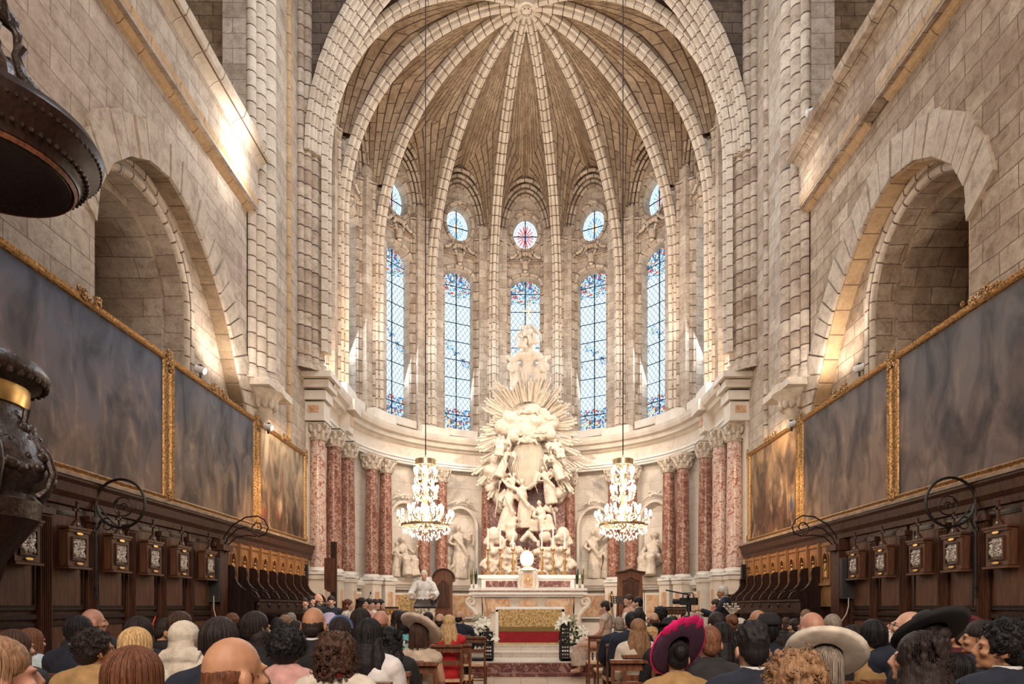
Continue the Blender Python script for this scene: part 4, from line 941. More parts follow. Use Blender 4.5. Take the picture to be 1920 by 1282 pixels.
g = MB(); g.tube([(0,0,0),(0,0,.98)], .012, 6); g.build('pole', M['iron'], t)
g = MB(); hol = [[(ux+.02*cos(2*pi*k/6), uz+.02*sin(2*pi*k/6)) for k in range(6)] for ux in (-.14,-.08,-.02,.04,.1,.16) for uz in (.04,.1,.16)]
g.plate([(-.19,0),(.2,0),(.2,.2),(-.19,.2)], hol, (0,-.1,.97), (1,0,0), (0,.5,.87), (0,.87,-.5), .01); g.build('desk', M['iron'], t)
g = MB()
for k in range(3): a = 2*pi*k/3 + .5; g.tube([(0,0,.12),(.2*cos(a),.2*sin(a),0.01)], .01, 5)
g.build('tripod_base', M['iron'], t)
for (px, py, lab) in ((694,1113,'thin black microphone on a stand behind the seated women'),(1146,1112,'thin black gooseneck microphone above the music stand')):
    Y = 15.2; p = P3(px, py, Y); t = thing('microphone', lab, 'microphone', (p.x, Y, .51)); h = p.z - .51
    g = MB(); g.tube([(-.08,0,0),(-.08,0,h*.7),(-.05,0,h*.9),(0,0,h)], .006, 5); g.build('stand', M['iron'], t); g = MB(); g.ell((.01,0,h+.02), (.02,.02,.035), 8, 6); g.build('head', M['black'], t)
    g = MB(); g.lathe([(0,0),(.12,.005),(.12,.02),(0,.02)], (-.08,0,0), 12); g.build('base', M['iron'], t)
t = thing('wooden_box', 'small pale wooden box standing beside the reading desk', 'box', (-1.92,15.3,.51)); g = MB(); g.box((0,0,.3), (.14,.2,.6)); g.build('body', M['ochre'], t); g = MB(); g.box((0,0,.61), (.17,.23,.03)); g.build('lid', M['ochre'], t)
# ================================================================ WOODWORK, PAINTINGS, IRONWORK, PULPIT
SN = {-1: 'priest-side', 1: 'bridal-side'}
D0 = 5.33
def WX(sx, d): return AX + sx*d
def RZ(sx): return -sx*pi/2
ORD = ['first','second','third','fourth','fifth','sixth','seventh','eighth','ninth','tenth']
# panel bays -----------------------------------------------------------
proto = None
stY = {-1: [6.55,7.3,8.07,8.81,9.56,10.38], 1: [7.17,7.91,8.63,9.48,10.26]}
def frame(g, x0, x1, z0, z1, y, w=.03, dp=.02):
    g.box(((x0+x1)/2, y, z0+w/2), (x1-x0, dp, w)); g.box(((x0+x1)/2, y, z1-w/2), (x1-x0, dp, w))
    g.box((x0+w/2, y, (z0+z1)/2), (w, dp, z1-z0-2*w)); g.box((x1-w/2, y, (z0+z1)/2), (w, dp, z1-z0-2*w))
for sx in (-1, 1):
    for i, y in enumerate(stY[sx]):
        n = len(stY[sx]); lab = 'dark oak wall panel behind the %s relief from the stalls, %s wall' % (ORD[n-1-i], SN[sx])
        loc = (WX(sx, D0), y, 0)
        if proto is None:
            proto = thing('oak_panel', lab, 'wall panel', loc, RZ(sx), 'oak wainscot panels along the nave walls')
            g = MB(); g.box((0,.03,1.28), (.78,.05,2.56)); g.build('board', M['wood'], proto)
            g = MB(); frame(g, -.29, .29, 1.36, 2.5, -.005, .035, .03); frame(g, -.26, .26, 1.4, 2.46, -.012, .015, .02); frame(g, -.29, .29, .28, 1.22, -.005, .035, .03); g.box((0,-.01,1.29), (.58,.04,.05)); g.box((0,-.01,.1), (.78,.05,.2)); g.build('moulding', M['woodd'], proto)
            g = MB(); g.box((0,0,1.93), (.5,.012,1.05)); g.box((0,0,.75), (.5,.012,.86)); g.build('field', M['woodp'], proto)
            g = MB(); g.box((.385,-.02,1.25), (.17,.06,2.3)); g.box((.385,-.035,.1), (.2,.1,.2)); g.box((.385,-.035,2.44), (.2,.09,.07))
            for k in range(5): g.tube([(.325+.03*k,-.052,.25),(.325+.03*k,-.052,2.38)], .009, 6)
            g.build('fluted_pilaster', M['wood'], proto)
        else: clone(proto, loc, RZ(sx), lab)
# stations of the cross ---------------------------------------------------
proto = None; rq = random.Random(4)
for sx in (-1, 1):
    for i, y in enumerate(stY[sx]):
        n = len(stY[sx]); lab = 'silvered relief in an oak case with cross, %s from the stalls, %s wall' % (ORD[n-1-i], SN[sx])
        loc = (WX(sx, D0 - .035), y, 1.84)
        if proto is None:
            proto = thing('station_relief', lab, 'relief', loc, RZ(sx), 'small relief cases hung on the oak panels')
            g = MB(); g.box((0,-.055,.23), (.34,.1,.42)); g.box((0,-.065,.0), (.38,.14,.025)); g.box((0,-.065,.45), (.4,.14,.025)); g.box((0,-.1,.42), (.36,.05,.03)); g.build('case', M['woodp'], proto)
            g = MB(); frame(g, -.12, .12, .08, .35, -.115, .015, .02); g.build('rim', M['wood'], proto)
            pr = [('b', (0,-.1,.215), (.2,.02,.235))]
            for k in range(60): pr.append(('e', (rq.uniform(-.09,.09), -.116, rq.uniform(.12,.31)), (rq.uniform(.008,.02), .014, rq.uniform(.012,.032))))
            o = shaped(pr, 'relief_plate', M['silver'], proto, .006, 0)
            for z, nm in ((.05,'lower_plaque'),(.39,'upper_plaque')):
                g = MB(); g.plate([(.045*cos(2*pi*k/12)*1.2, z+.014*sin(2*pi*k/12)) for k in range(12)], [], (0,-.125,0), (1,0,0), (0,0,1), (0,1,0), .012); g.build(nm, M['brass'], proto)
            g = MB(); g.plate([(-.09,0),(.09,0),(.03,.07),(0,.09),(-.03,.07)], [], (0,-.1,.46), (1,0,0), (0,0,1), (0,1,0), .04); g.box((0,-.09,.62), (.028,.025,.24)); g.box((0,-.09,.66), (.13,.025,.028)); g.ell((0,-.09,.75), (.022,.02,.022), 8, 6); g.build('cross', M['wood'], proto)
            g = MB(); g.ell((0,-.105,.495), (.014,.01,.02), 8, 6); g.build('medallion', M['silver'], proto)
        else: clone(proto, loc, RZ(sx), lab)
# wainscot cornice -----------------------------------------------------------
for sx in (-1, 1):
    g = MB(); g.plate([(0,0),(.05,.02),(.06,.1),(.1,.16),(.12,.26),(.15,.3),(.15,.33),(0,.33)], [], (WX(sx, D0+.02), 5.4, 2.54), (-sx,0,0), (0,0,1), (0,1,0), 10.3)
    y = 5.6
    g.box((WX(sx, D0+.06), 10.6, 1.3), (.06, 10.2, 2.6)); struct(g.build('trim_24', M['wood']))
    g = MB(); g.box((WX(sx, D0-.02), 10.92, 1.27), (.2,.28,2.54)); g.box((WX(sx, D0-.06), 10.92, 2.4), (.26,.34,.1)); struct(g.build('trim_25', M['wood']))
    g = MB(); g.box((WX(sx, D0-.03), 10.6, 2.89), (.24,10.2,.04)); struct(g.build('trim_26', M['ledge']))
# choir stalls -----------------------------------------------------------------
proto = None; NS = 9; P0 = 11.45; PT = .475
for sx in (-1, 1):
    for i in range(NS):
        y = P0 + PT*i; lab = 'carved choir stall, %s of nine counted from the speaker, %s row' % (ORD[i], SN[sx]); loc = (WX(sx, D0-.02), y, .5)
        if proto is None:
            proto = thing('choir_stall', lab, 'choir stall', loc, RZ(sx), 'dark carved choir stalls along both walls')
            g = MB(); g.plate([(-.235,.9),(.235,.9),(.235,2.06),(-.235,2.06)], [[(x, z) for x, z in arch_pts(0, .075, 1.72, 1.84, 1.42, 8)]], (0,0,0), (1,0,0), (0,0,1), (0,1,0), .04)
            frame(g, -.19, .19, 1.32, 2.0, -.008, .014, .02); g.box((-.225,-.02,1.48), (.03,.05,1.16)); g.box((0,-.02,1.3), (.45,.04,.05)); bk = g.build('backboard', M['woodo'], proto)
            g = MB(); g.box((0,.05,1.62), (.2,.02,.5)); g.build('niche_back', M['woodd'], bk)
            g = MB(); ar = arch_pts(0, .1, 1.72, 1.87, 1.4, 8); g.sweep([Vector((x,-.01,z)) for x, z in ar], [(-.01,-.01),(.015,-.01),(.015,.012),(-.01,.012)], (0,-1,0)); g.build('niche_arch', M['woodo'], bk)
            g = MB(); g.tube([(0,0,1.42),(0,-.01,1.55),(0,0,1.68)], [.045,.035,.025], 8); g.ell((0,-.01,1.72), .026, 8, 6); g.tube([(-.03,-.01,1.66),(-.05,-.03,1.6),(0,-.04,1.58)], .012, 6); g.tube([(.03,-.01,1.66),(.05,-.03,1.58),(.02,-.04,1.52)], .012, 6); g.build('carved_figure', M['gilt'], bk, True)
            prof = [(0,0),(.5,0),(.5,.98),(.56,1.0),(.57,1.08),(.52,1.16),(.44,1.2),(.36,1.19),(.27,1.24),(.2,1.32),(.16,1.42),(.17,1.52),(.15,1.6),(.08,1.63),(.0,1.63)]
            g = MB(); g.plate(prof, [], (-.26,0,0), (0,-1,0), (0,0,1), (1,0,0), .06); g.build('divider', M['woodd'], proto)
            g = MB(); g.tube([(-.23,-.36,1.16),(-.23,-.43,1.14),(-.23,-.5,1.07),(-.23,-.58,1.04)], [.03,.035,.035,.03], 8); g.ell((-.23,-.56,.93), (.03,.03,.05), 8, 6); g.build('armrest', M['woodd'], proto, True)
            g = MB(); g.box((0,-.3,.5), (.4,.36,.04)); g.build('seat', M['woodd'], proto)
            g = MB(); g.box((0,-.54,.5), (.47,.04,.95)); g.box((0,-.52,1.01), (.475,.12,.04)); g.build('front_board', M['woodd'], proto)
        else: clone(proto, loc, RZ(sx), lab)
    t = thing('choir_desk', 'long black oak desk in front of the %s choir stalls' % SN[sx], 'desk', (WX(sx, 4.42), 12.35, .26), RZ(sx))
    g = MB(); g.box((0,0,.5), (2.1,.06,1.0)); g.box((0,.1,.02), (2.1,.3,.04)); g.build('front', M['woodd'], t); g = MB(); g.box((0,.08,1.01), (2.2,.3,.04)); g.build('desk_top', M['woodd'], t)
    for x in (-1.05, -.36, .33, 1.02):
        g = MB(); g.plate([(0,0),(.2,0),(.16,.2),(.05,.4),(.08,.65),(.2,.85),(.18,1.0),(0,1.0)], [], (x,-.03,0), (0,-1,0), (0,0,1), (1,0,0), .05); g.build('scroll_end', M['woodd'], t)
    for d, w in ((4.7, 1.4),):
        g = MB(); g.box((WX(sx, 5.05), 13.4, .25), (.8,4.8,.5)); g.box((WX(sx, 4.75), 12.3, .13), (1.4,2.6,.26)); struct(g.build('floor', M['woodd']))
# paintings ----------------------------------------------------------------------
def canvas(seed, sky, ground, flesh, accent, hor=.62, amount=.5):
    m, nt, b = newmat('old_painting', .6); b.inputs['Specular IOR Level'].default_value = .25; tc = N(nt, 'TexCoord'); mp = N(nt, 'Mapping'); mp.inputs['Location'].default_value = (seed*3.7, seed, 0); L(nt, tc.outputs['Object'], mp.inputs[0])
    sp = N(nt, 'SeparateXYZ'); L(nt, tc.outputs['Object'], sp.inputs[0])
    n0 = N(nt, 'TexNoise', Scale=.8, Detail=5.0, Distortion=1.2); L(nt, mp.outputs[0], n0.inputs['Vector'])
    ad = N(nt, 'Math', operation='MULTIPLY_ADD'); L(nt, n0.outputs[0], ad.inputs[0]); ad.inputs[1].default_value = 2.2; L(nt, sp.outputs[2], ad.inputs[2])
    g0 = ramp(nt, ad.outputs[0], [(0,ground),(1,sky)]); mr = N(nt, 'MapRange'); L(nt, ad.outputs[0], mr.inputs[0]); mr.inputs[1].default_value = 1.5; mr.inputs[2].default_value = 3.0
    L(nt, mr.outputs[0], g0.inputs[0])
    m2 = N(nt, 'Mapping'); m2.inputs['Scale'].default_value = (1.7,1,.8); m2.inputs['Rotation'].default_value = (0,.3,0); m2.inputs['Location'].default_value = (seed,0,seed*2); L(nt, tc.outputs['Object'], m2.inputs[0])
    n1 = N(nt, 'TexNoise', Scale=1.9, Detail=5.0, Roughness=.6, Distortion=.7); L(nt, m2.outputs[0], n1.inputs['Vector'])
    f1 = ramp(nt, n1.outputs[0], [(.5,(0,0,0)),(.68,(1,1,1))]); low = ramp(nt, None, [(0,(1,1,1)),(1,(0,0,0))]); mr2 = N(nt, 'MapRange'); L(nt, sp.outputs[2], mr2.inputs[0]); mr2.inputs[1].default_value = .9; mr2.inputs[2].default_value = 2.1; L(nt, mr2.outputs[0], low.inputs[0])
    mm = N(nt, 'Math', operation='MULTIPLY'); L(nt, f1.outputs[0], mm.inputs[0]); L(nt, low.outputs[0], mm.inputs[1])
    m3 = N(nt, 'Math', operation='MULTIPLY'); L(nt, mm.outputs[0], m3.inputs[0]); m3.inputs[1].default_value = amount
    n2 = N(nt, 'TexNoise', Scale=1.6, Detail=2.0); L(nt, m2.outputs[0], n2.inputs['Vector']); fc = ramp(nt, n2.outputs[0], [(.35,accent),(.5,flesh),(.62,flesh),(.7,(.05,.11,.2))])
    c = mix(nt, g0.outputs[0], fc.outputs[0], m3.outputs[0])
    n3 = N(nt, 'TexNoise', Scale=1.3, Detail=5.0, Roughness=.55, Distortion=.9); L(nt, m2.outputs[0], n3.inputs['Vector']); dk = ramp(nt, n3.outputs[0], [(.35,(.3,.27,.26)),(.6,(1.25,1.2,1.15))]); c = mix(nt, c, dk.outputs[0], 1.0, 'MULTIPLY')
    L(nt, c, b.inputs['Base Color']); bump(nt, b, n3.outputs[0], .004, .3); return m
PA = [(-1, 5.9, 9.5, 'large dark blue and brown old painting, the one nearest the pulpit', ((.07,.075,.11),(.14,.09,.065),(.38,.27,.18),(.25,.06,.04))),
      (-1, 9.56, 12.68, 'dim brown and slate old painting in the middle of the pulpit-side wall', ((.09,.09,.11),(.19,.125,.08),(.42,.3,.18),(.2,.1,.06))),
      (-1, 12.74, 15.6, 'narrow-looking old painting of many figures under a pale sky above the priest-side stalls', ((.34,.27,.19),(.10,.055,.03),(.5,.34,.2),(.3,.06,.03))),
      (1, 5.9, 9.5, 'large dark old painting with dusky sky, the one farthest from the altar, bridal side', ((.11,.095,.09),(.13,.09,.075),(.35,.24,.17),(.16,.09,.06))),
      (1, 9.56, 12.68, 'plain brownish old painting in the middle of the bridal-side wall', ((.11,.085,.075),(.2,.13,.09),(.4,.28,.18),(.22,.12,.07))),
      (1, 12.74, 15.6, 'old painting with pale nude figures beside the marble columns on the bridal side', ((.3,.19,.1),(.11,.055,.03),(.55,.38,.22),(.3,.09,.05)))]
for i, (sx, y0, y1, lab, c) in enumerate(PA):
    w = y1 - y0; h = 2.2; t = thing('painting', lab, 'painting', (WX(sx, 5.45), (y0+y1)/2, 2.94), RZ(sx), 'large gilt framed paintings on the nave walls')
    g = MB(); g.box((0,-.03,h/2), (w-.1,.03,h-.1)); g.build('canvas', canvas(i*1.9+.7, c[0], c[1], c[2], c[3], amount=.85 if i in (2,5) else .5), t)
    g = MB(); pf = [(0,0),(.02,.05),(.05,.03),(.08,.06),(.1,.04),(.115,0)]
    def rail(a, b_, inward):
        a, b_, inn = Vector(a), Vector(b_), Vector(inward); vs = []
        for P in (a, b_):
            for q, e in pf:
                sh = (b_-a).normalized()*q*(1 if P is a else -1); vs.append(P + inn*q + Vector((0,-1,0))*e + sh)
        n = len(pf); g.add(vs, [(k, k+1, n+k+1, n+k) for k in range(n-1)])
    X0, X1 = -w/2, w/2
    rail((X0,-.03,0),(X1,-.03,0),(0,0,1)); rail((X1,-.03,h),(X0,-.03,h),(0,0,-1)); rail((X0,-.03,h),(X0,-.03,0),(1,0,0)); rail((X1,-.03,0),(X1,-.03,h),(-1,0,0)); fr = g.build('frame', M['gilt'], t)
    rr = random.Random(i)
    for (cx, cz, n, sp_, nm) in ((0,h,16,.3,'crest_ornament'),(X0,h,9,.12,'corner_ornament'),(X1,h,9,.12,'corner_ornament'),(X0,.12,7,.1,'corner_ornament'),(X1,.12,7,.1,'corner_ornament')):
        g = MB()
        for k in range(n):
            x = cx + rr.uniform(-sp_, sp_)*(1 if abs(cx) < .1 else .5); z = cz + rr.uniform(-.05,.06) - (rr.uniform(0,.2) if cz > 1 and abs(cx) > .1 and k % 2 else 0); x = max(X0-.02, min(X1+.02, x))
            g.tube([(x + .035*(1-q*.7)*cos(q*8+k), -.07-.02*q, z + .035*(1-q*.7)*sin(q*8+k)) for q in [j/7 for j in range(8)]], .013, 5)
        g.build(nm, M['gilt'], fr, True)
# wrought iron brackets -------------------------------------------------------
def spiral(c, r0, r1, a0, a1, n=26): return [(c[0] + (r0+(r1-r0)*k/n)*cos(a0+(a1-a0)*k/n), 0, c[1] + (r0+(r1-r0)*k/n)*sin(a0+(a1-a0)*k/n)) for k in range(n+1)]
def bracket(sx, y, kind, lab):
    t = thing('iron_bracket', lab, 'bracket', (WX(sx, D0-.06), y, 0), 0 if sx < 0 else pi, 'wrought iron scroll brackets on the wainscot')
    g = MB()
    if kind == 0:
        g.tube(spiral((.3,2.64), .3, .285, pi*1.05, -pi*.98, 34), .016, 6); g.tube([(.0,0,1.5),(.0,0,2.64)], .018, 6)
        g.tube(spiral((.33,2.6), .12, .1, pi*.9, -pi*1.3), .008, 6); g.tube(spiral((.33,2.6), .05, .01, 0, 8), .008, 5)
        g.tube([(0,0,2.3),(.06,0,2.42),(.16,0,2.4),(.22,0,2.32)] , .009, 6); g.tube(spiral((.13,2.38), .1, .03, pi, -pi*1.2), .008, 6); g.tube([(.3,0,2.34),(.2,0,2.42),(.12,0,2.5),(.05,0,2.62)], .008, 6)
        g.build('scroll', M['iron'], t, True)
        g = MB(); g.box((-.02,0,2.32), (.06,.1,.05)); g.box((-.02,0,1.62), (.06,.08,.04)); g.build('wall_plate', M['iron'], t)
        g = MB()
        for k in range(26): g.ell((.03,0,2.22-.028*k), (.009,.009,.013), 6, 4)
        g.tube([(.03,0,1.5),(.03,0,1.42),(.06,0,1.38)], .008, 5); g.build('chain', M['iron'], t)
    else:
        g.tube([(0,0,1.9),(0,0,2.45),(.06,0,2.62),(.2,0,2.8),(.42,0,2.93),(.62,0,2.95),(.74,0,2.88),(.8,0,2.76),(.76,0,2.64),(.64,0,2.6),(.54,0,2.66),(.52,0,2.76),(.58,0,2.83),(.66,0,2.82),(.69,0,2.75),(.65,0,2.7),(.61,0,2.72)], .012, 6)
        g.tube([(.02,0,2.35),(.1,0,2.56),(.26,0,2.72),(.4,0,2.76),(.5,0,2.7)], .011, 6); g.tube([(.02,0,2.2),(.1,0,2.44),(.24,0,2.58),(.44,0,2.62),(.6,0,2.6)], .01, 6)
        g.tube([(0,0,2.2),(.06,0,2.14),(.03,0,2.04),(.0,0,2.0)], .01, 6); g.build('scroll', M['iron'], t, True)
        g = MB(); g.box((-.04,0,2.42), (.1,.08,.1)); g.box((-.04,0,2.0), (.08,.06,.06)); g.build('wall_plate', M['iron'], t)
bracket(-1, 7.72, 0, 'closed ring scroll iron bracket beside the pulpit on the priest-side wall'); bracket(-1, 10.95, 1, 'sweeping spiral iron bracket at the start of the priest-side stalls')
bracket(1, 7.62, 0, 'closed ring scroll iron bracket far from the stalls on the bridal-side wall'); bracket(1, 10.9, 1, 'sweeping spiral iron bracket at the start of the bridal-side stalls')
# loudspeakers ------------------------------------------------------------------
for (x0, x1, ya, yb, Y, lab, rz) in ((62,88,990,1115,6.95,'tall black loudspeaker under the pulpit',.2),(393,412,1046,1128,10.7,'tall black loudspeaker at the priest-side bracket, before the stalls',.3),(1577,1601,1046,1122,10.6,'tall black loudspeaker at the bridal-side bracket, before the stalls',-.3),
                  (568,577,1058,1084,15.3,'small dark loudspeaker at the far end of the priest-side stalls',0),(1390,1398,1058,1086,15.3,'small dark loudspeaker at the far end of the bridal-side stalls',0)):
    a, b_ = P3(x0, ya, Y), P3(x1, yb, Y); w, h = b_.x-a.x, a.z-b_.z
    t = thing('loudspeaker', lab, 'loudspeaker', ((a.x+b_.x)/2, Y, b_.z), rz); g = MB(); g.box((0,0,h/2), (w,w*.9,h)); g.build('cabinet', M['black'], t)
    g = MB(); g.box((0,-w*.46,h/2), (w*.86,.01,h*.94)); g.build('grille', M['iron'], t); g = MB(); s = -1 if x0 < 978 else 1; g.tube([(0,0,h*.75),(s*.12,.02,h*.75)], .012, 5); g.build('wall_mount', M['iron'], t)
    if 'bracket' in lab: g = MB(); g.tube([(0,-.09,.1),(0,-.09,-.12),(-s*.03,-.09,-.25),(-s*.12,-.09,-.4),(-s*.2,-.09,-.52)], .008, 5); g.build('cable', M['cream'], t)
t = thing('column_speaker', 'tall dark brown board on a post before the marble columns, behind the seated men', 'post', (-4.42, 14.9, .51)); g = MB(); g.box((0.05,0,1.2), (.13,.08,2.4)); g.build('post', M['woodd'], t)
g = MB(); g.plate([(-.16,1.3),(-.08,1.24),(.0,1.22),(.1,1.22),(.1,2.02),(-.16,2.02)], [], (0,-.05,0), (1,0,0), (0,0,1), (0,1,0), .1); g.build('board', M['wood'], t)
# small lamps on ledges -----------------------------------------------------------
lampm = plain('lit_lamp_face', (1,.95,.85), .5, emit=(1,.93,.82,8))
for (px, py, Y, lab, s, lit) in ((376,693,10.9,'small black and white spotlight in the big arch above the middle painting, priest side',1,True),(1611,690,11.0,'small black and white spotlight in the big arch above the middle painting, bridal side',-1,True),(503,800,12.9,'white cylinder spotlight on top of the last painting frame, priest side',1,True),(1484,795,12.9,'white cylinder spotlight on top of the last painting frame, bridal side',-1,False),
                                 (592,722,15.9,'bright uplight on the cornice end, priest side',1,True),(1376,718,15.9,'bright uplight on the cornice end, bridal side',-1,True),(459,222,11.9,'bright white floodlight on the upper ledge, priest side',1,True),(1520,210,12.1,'white floodlight on the upper ledge, bridal side',-1,False)):
    p = P3(px, py, Y); t = thing('spotlight', lab, 'spotlight', p, 0, 'small lamps on the ledges')
    g = MB(Matrix.Rotation(R(90+20*s), 4, 'Y')); g.lathe([(.02,-.1),(.06,-.08),(.065,.08),(.055,.08)], (0,0,0), 12, cap=True); g.build('housing', M['white'], t, True)
    g = MB(Matrix.Rotation(R(90+20*s), 4, 'Y')); g.lathe([(.0,.082),(.052,.082)], (0,0,0), 12); g.build('lens', lampm if lit else M['white'], t)
    g = MB(); g.tube([(0,0,-.14),(0,0,0)], .02, 6); g.box((0,.0,.06), (.07,.06,.04)); g.build('bracket', M['black'], t)
# pulpit and its sounding board -------------------------------------------------------
PY, PX = 5.5, -4.72
t = thing('pulpit', 'dark carved wooden pulpit with a bulging basin, hung on the wall at the picture edge', 'pulpit', (PX, 5.4, 0))
g = MB(); g.lathe([(.53,2.15),(.55,2.3),(.5,2.36),(.52,2.42),(.6,2.5),(.62,2.62),(.56,2.78),(.46,2.95),(.42,3.05),(.42,3.12)], (0,0,0), 32); g.build('basin', M['bronze'], t, True)
g = MB(); g.lathe([(.44,3.12),(.46,3.2),(.46,3.28),(.44,3.3)], (0,0,0), 32); g.build('brass_band', M['brass'], t, True)
g = MB(); g.lathe([(.46,3.28),(.56,3.33),(.6,3.38),(.6,3.42),(.55,3.5),(.4,3.52)], (0,0,0), 32)
for k in range(40): a = 2*pi*k/40; g.ell((.57*cos(a), .57*sin(a), 3.34), (.03,.03,.035), 6, 4)
g.build('rim', M['bronze'], t, True)
for k in range(8):
    a = 2*pi*(k+.35)/8; g = MB(); g.tube([(r*cos(a), r*sin(a), z) for r, z in ((.47,3.1),(.45,2.98),(.52,2.84),(.62,2.7),(.66,2.55),(.62,2.42),(.55,2.36))], [.03,.03,.03,.035,.035,.03,.05], 8); g.build('rib', M['bronze'], t, True)
pr = []
for k in range(90): a = rq.uniform(0, 2*pi); z = rq.uniform(2.5,2.95); r = .6 if z < 2.65 else .6-(z-2.65)*.5; pr.append(('e', (r*cos(a), r*sin(a), z), (rq.uniform(.03,.06),)*3))
shaped(pr, 'carving', M['bronze'], t, .014, 0, .015, .03)
g = MB(); g.lathe([(.2,1.4),(.3,1.8),(.5,2.1),(.53,2.15)], (0,0,0), 24); g.build('console', M['woodd'], t, True)
g = MB(); g.box((-.25,0,2.1), (.9,.5,.22)); g.box((-.2,-.1,2.22), (1.0,.75,.03)); g.box((-.2,-.1,1.98), (1.0,.75,.03)); g.build('landing', M['wood'], t)
g = MB()
for k in range(12): a = -1.9 + k*.24; g.tube([(.5*cos(a)+.05*cos(q*7+k)*-sin(a)*(1-q*.6), .5*sin(a)+.05*cos(q*7+k)*cos(a)*(1-q*.6), 2.25+.05*sin(q*7+k)*(1-q*.6)) for q in [j/7 for j in range(8)]], .013, 5)
g.build('frieze', M['silver'], t, True)
t = thing('sounding_board', 'round black wooden sounding board with carved rim above the pulpit', 'canopy', (-4.72, 5.6, 5.2))
g = MB(); g.lathe([(0,.06),(.5,.06),(.6,.02),(.64,0),(.66,.03),(.7,.04),(.72,.1),(.78,.14),(.8,.2),(.86,.24),(.88,.3),(.9,.34),(.86,.42),(.7,.5),(.5,.62),(.3,.75),(.0,.8)], (0,0,0), 44); g.build('disc', M['woodd'], t, True)
g = MB()
for k in range(70): a = 2*pi*k/70; g.ell((.76*cos(a), .76*sin(a), .13), (.022,.022,.03), 6, 4)
for k in range(90): a = 2*pi*k/90; g.ell((.87*cos(a), .87*sin(a), .27), (.016,.016,.02), 6, 4)
g.build('carved_rim', M['bronze'], t, True)
g = MB(); g.lathe([(.655,.02),(.665,.0),(.69,.03),(.68,.045)], (0,0,0), 44); g.build('brown_band', M['chair'], t, True)
for k in range(6):
    a = 2*pi*(k+.45)/6; g = MB(); g.tube([(r*cos(a), r*sin(a), z) for r, z in ((.55,.55),(.5,.68),(.4,.8),(.28,.95),(.24,1.1),(.28,1.2))], [.06,.07,.05,.05,.04,.05], 8); g.build('scroll', M['bronze'], t, True)
o = shaped(statue_prims(.95, rs, True), 'statue', M['bronze'], t, .02, 1); o.location = (-.02,-.05,.72); o.rotation_euler = (0,0,R(40))
# ================================================================ PEOPLE
import re
SK = {'l':(.52,.30,.20),'t':(.40,.20,.11),'d':(.11,.055,.035),'p':(.60,.36,.27),'r':(.45,.22,.145)}
HC = {'bk':(.008,.006,.007),'dk':(.020,.011,.009),'br':(.055,.024,.014),'au':(.12,.042,.018),'li':(.24,.13,.065),'bl':(.55,.36,.17),'gr':(.26,.21,.17),'wh':(.6,.55,.48),'gi':(.17,.07,.035),'co':(.16,.065,.03)}
CC = {'navy':(.010,.014,.028),'black':(.010,.009,.011),'char':(.022,.02,.022),'tan':(.36,.22,.09),'white':(.68,.66,.64),'ltblue':(.46,.56,.58),'beige':(.52,.42,.32),'pink':(.55,.3,.27),'red':(.5,.02,.025),'maroon':(.09,.012,.018),'teal':(.10,.28,.30),'purple':(.06,.02,.05),'magenta':(.75,.01,.16),'cream':(.62,.55,.45),'blue':(.05,.09,.18),'lilac':(.5,.42,.6),'lace':(.55,.43,.34)}
_m = {}
def skin(k):
    if ('s',k) not in _m:
        m = plain('skin', SK[k], .55, var=.1, sc=18, bmp=.001); m.node_tree.nodes['Principled BSDF'].inputs['Subsurface Weight'].default_value = .0; _m['s',k] = m
    return _m['s',k]
def hairm(k):
    if ('h',k) not in _m:
        m, nt, b = newmat('hair', .6); b.inputs['Specular IOR Level'].default_value = .35; c = HC[k]; tc = N(nt, 'TexCoord'); mp = N(nt, 'Mapping'); mp.inputs['Scale'].default_value = (120,120,14); L(nt, tc.outputs['Object'], mp.inputs[0])
        nz = N(nt, 'TexNoise', Scale=1.0, Detail=4.0, Distortion=.8); L(nt, mp.outputs[0], nz.inputs['Vector'])
        r = ramp(nt, nz.outputs[0], [(.3, tuple(x*.45 for x in c)), (.7, tuple(min(1,x*1.5) for x in c))]); L(nt, r.outputs[0], b.inputs['Base Color']); bump(nt, b, nz.outputs[0], .006, .8); _m['h',k] = m
    return _m['h',k]
def cloth(k):
    if ('c',k) not in _m:
        if k == 'dots' or k == 'print' or k == 'floral':
            m, nt, b = newmat('fabric', .85); tc = N(nt, 'TexCoord'); v = N(nt, 'TexVoronoi', Scale=36.0 if k == 'dots' else 14.0); v.inputs['Randomness'].default_value = .35 if k == 'dots' else 1.0
            L(nt, tc.outputs['Object'], v.inputs['Vector'])
            if k == 'dots': r = ramp(nt, v.outputs['Distance'], [(.27,(.02,.02,.02)),(.3,(.68,.63,.56))])
            else:
                sc = N(nt, 'SeparateColor'); L(nt, v.outputs['Color'], sc.inputs[0]); r = ramp(nt, sc.outputs[0], [(0,(.03,.03,.03)),(.25,(.12,.4,.42)),(.5,(.3,.28,.26)),(.7,(.1,.2,.4)),(.85,(.5,.6,.58))] if k == 'print' else [(0,(.12,.015,.02)),(.5,(.25,.03,.035)),(.8,(.05,.01,.01))], 'CONSTANT')
            L(nt, r.outputs[0], b.inputs['Base Color']); _m['c',k] = m
        else: _m['c',k] = plain('fabric', CC[k], .88, var=.16, sc=12, bmp=.003)
    return _m['c',k]
mats_eye = plain('eye', (.03,.02,.02), .2)
PV = Vector((0,-.01,1.12))
def headM(yaw, pitch=0): return Matrix.Translation(PV) @ Matrix.Rotation(R(yaw), 4, 'Z') @ Matrix.Rotation(R(pitch), 4, 'X') @ Matrix.Translation(-PV)
_pc = {}
def mesh_of(key, fn):
    if key not in _pc:
        o = fn(); _pc[key] = o.data; bpy.data.objects.remove(o)
    return _pc[key]
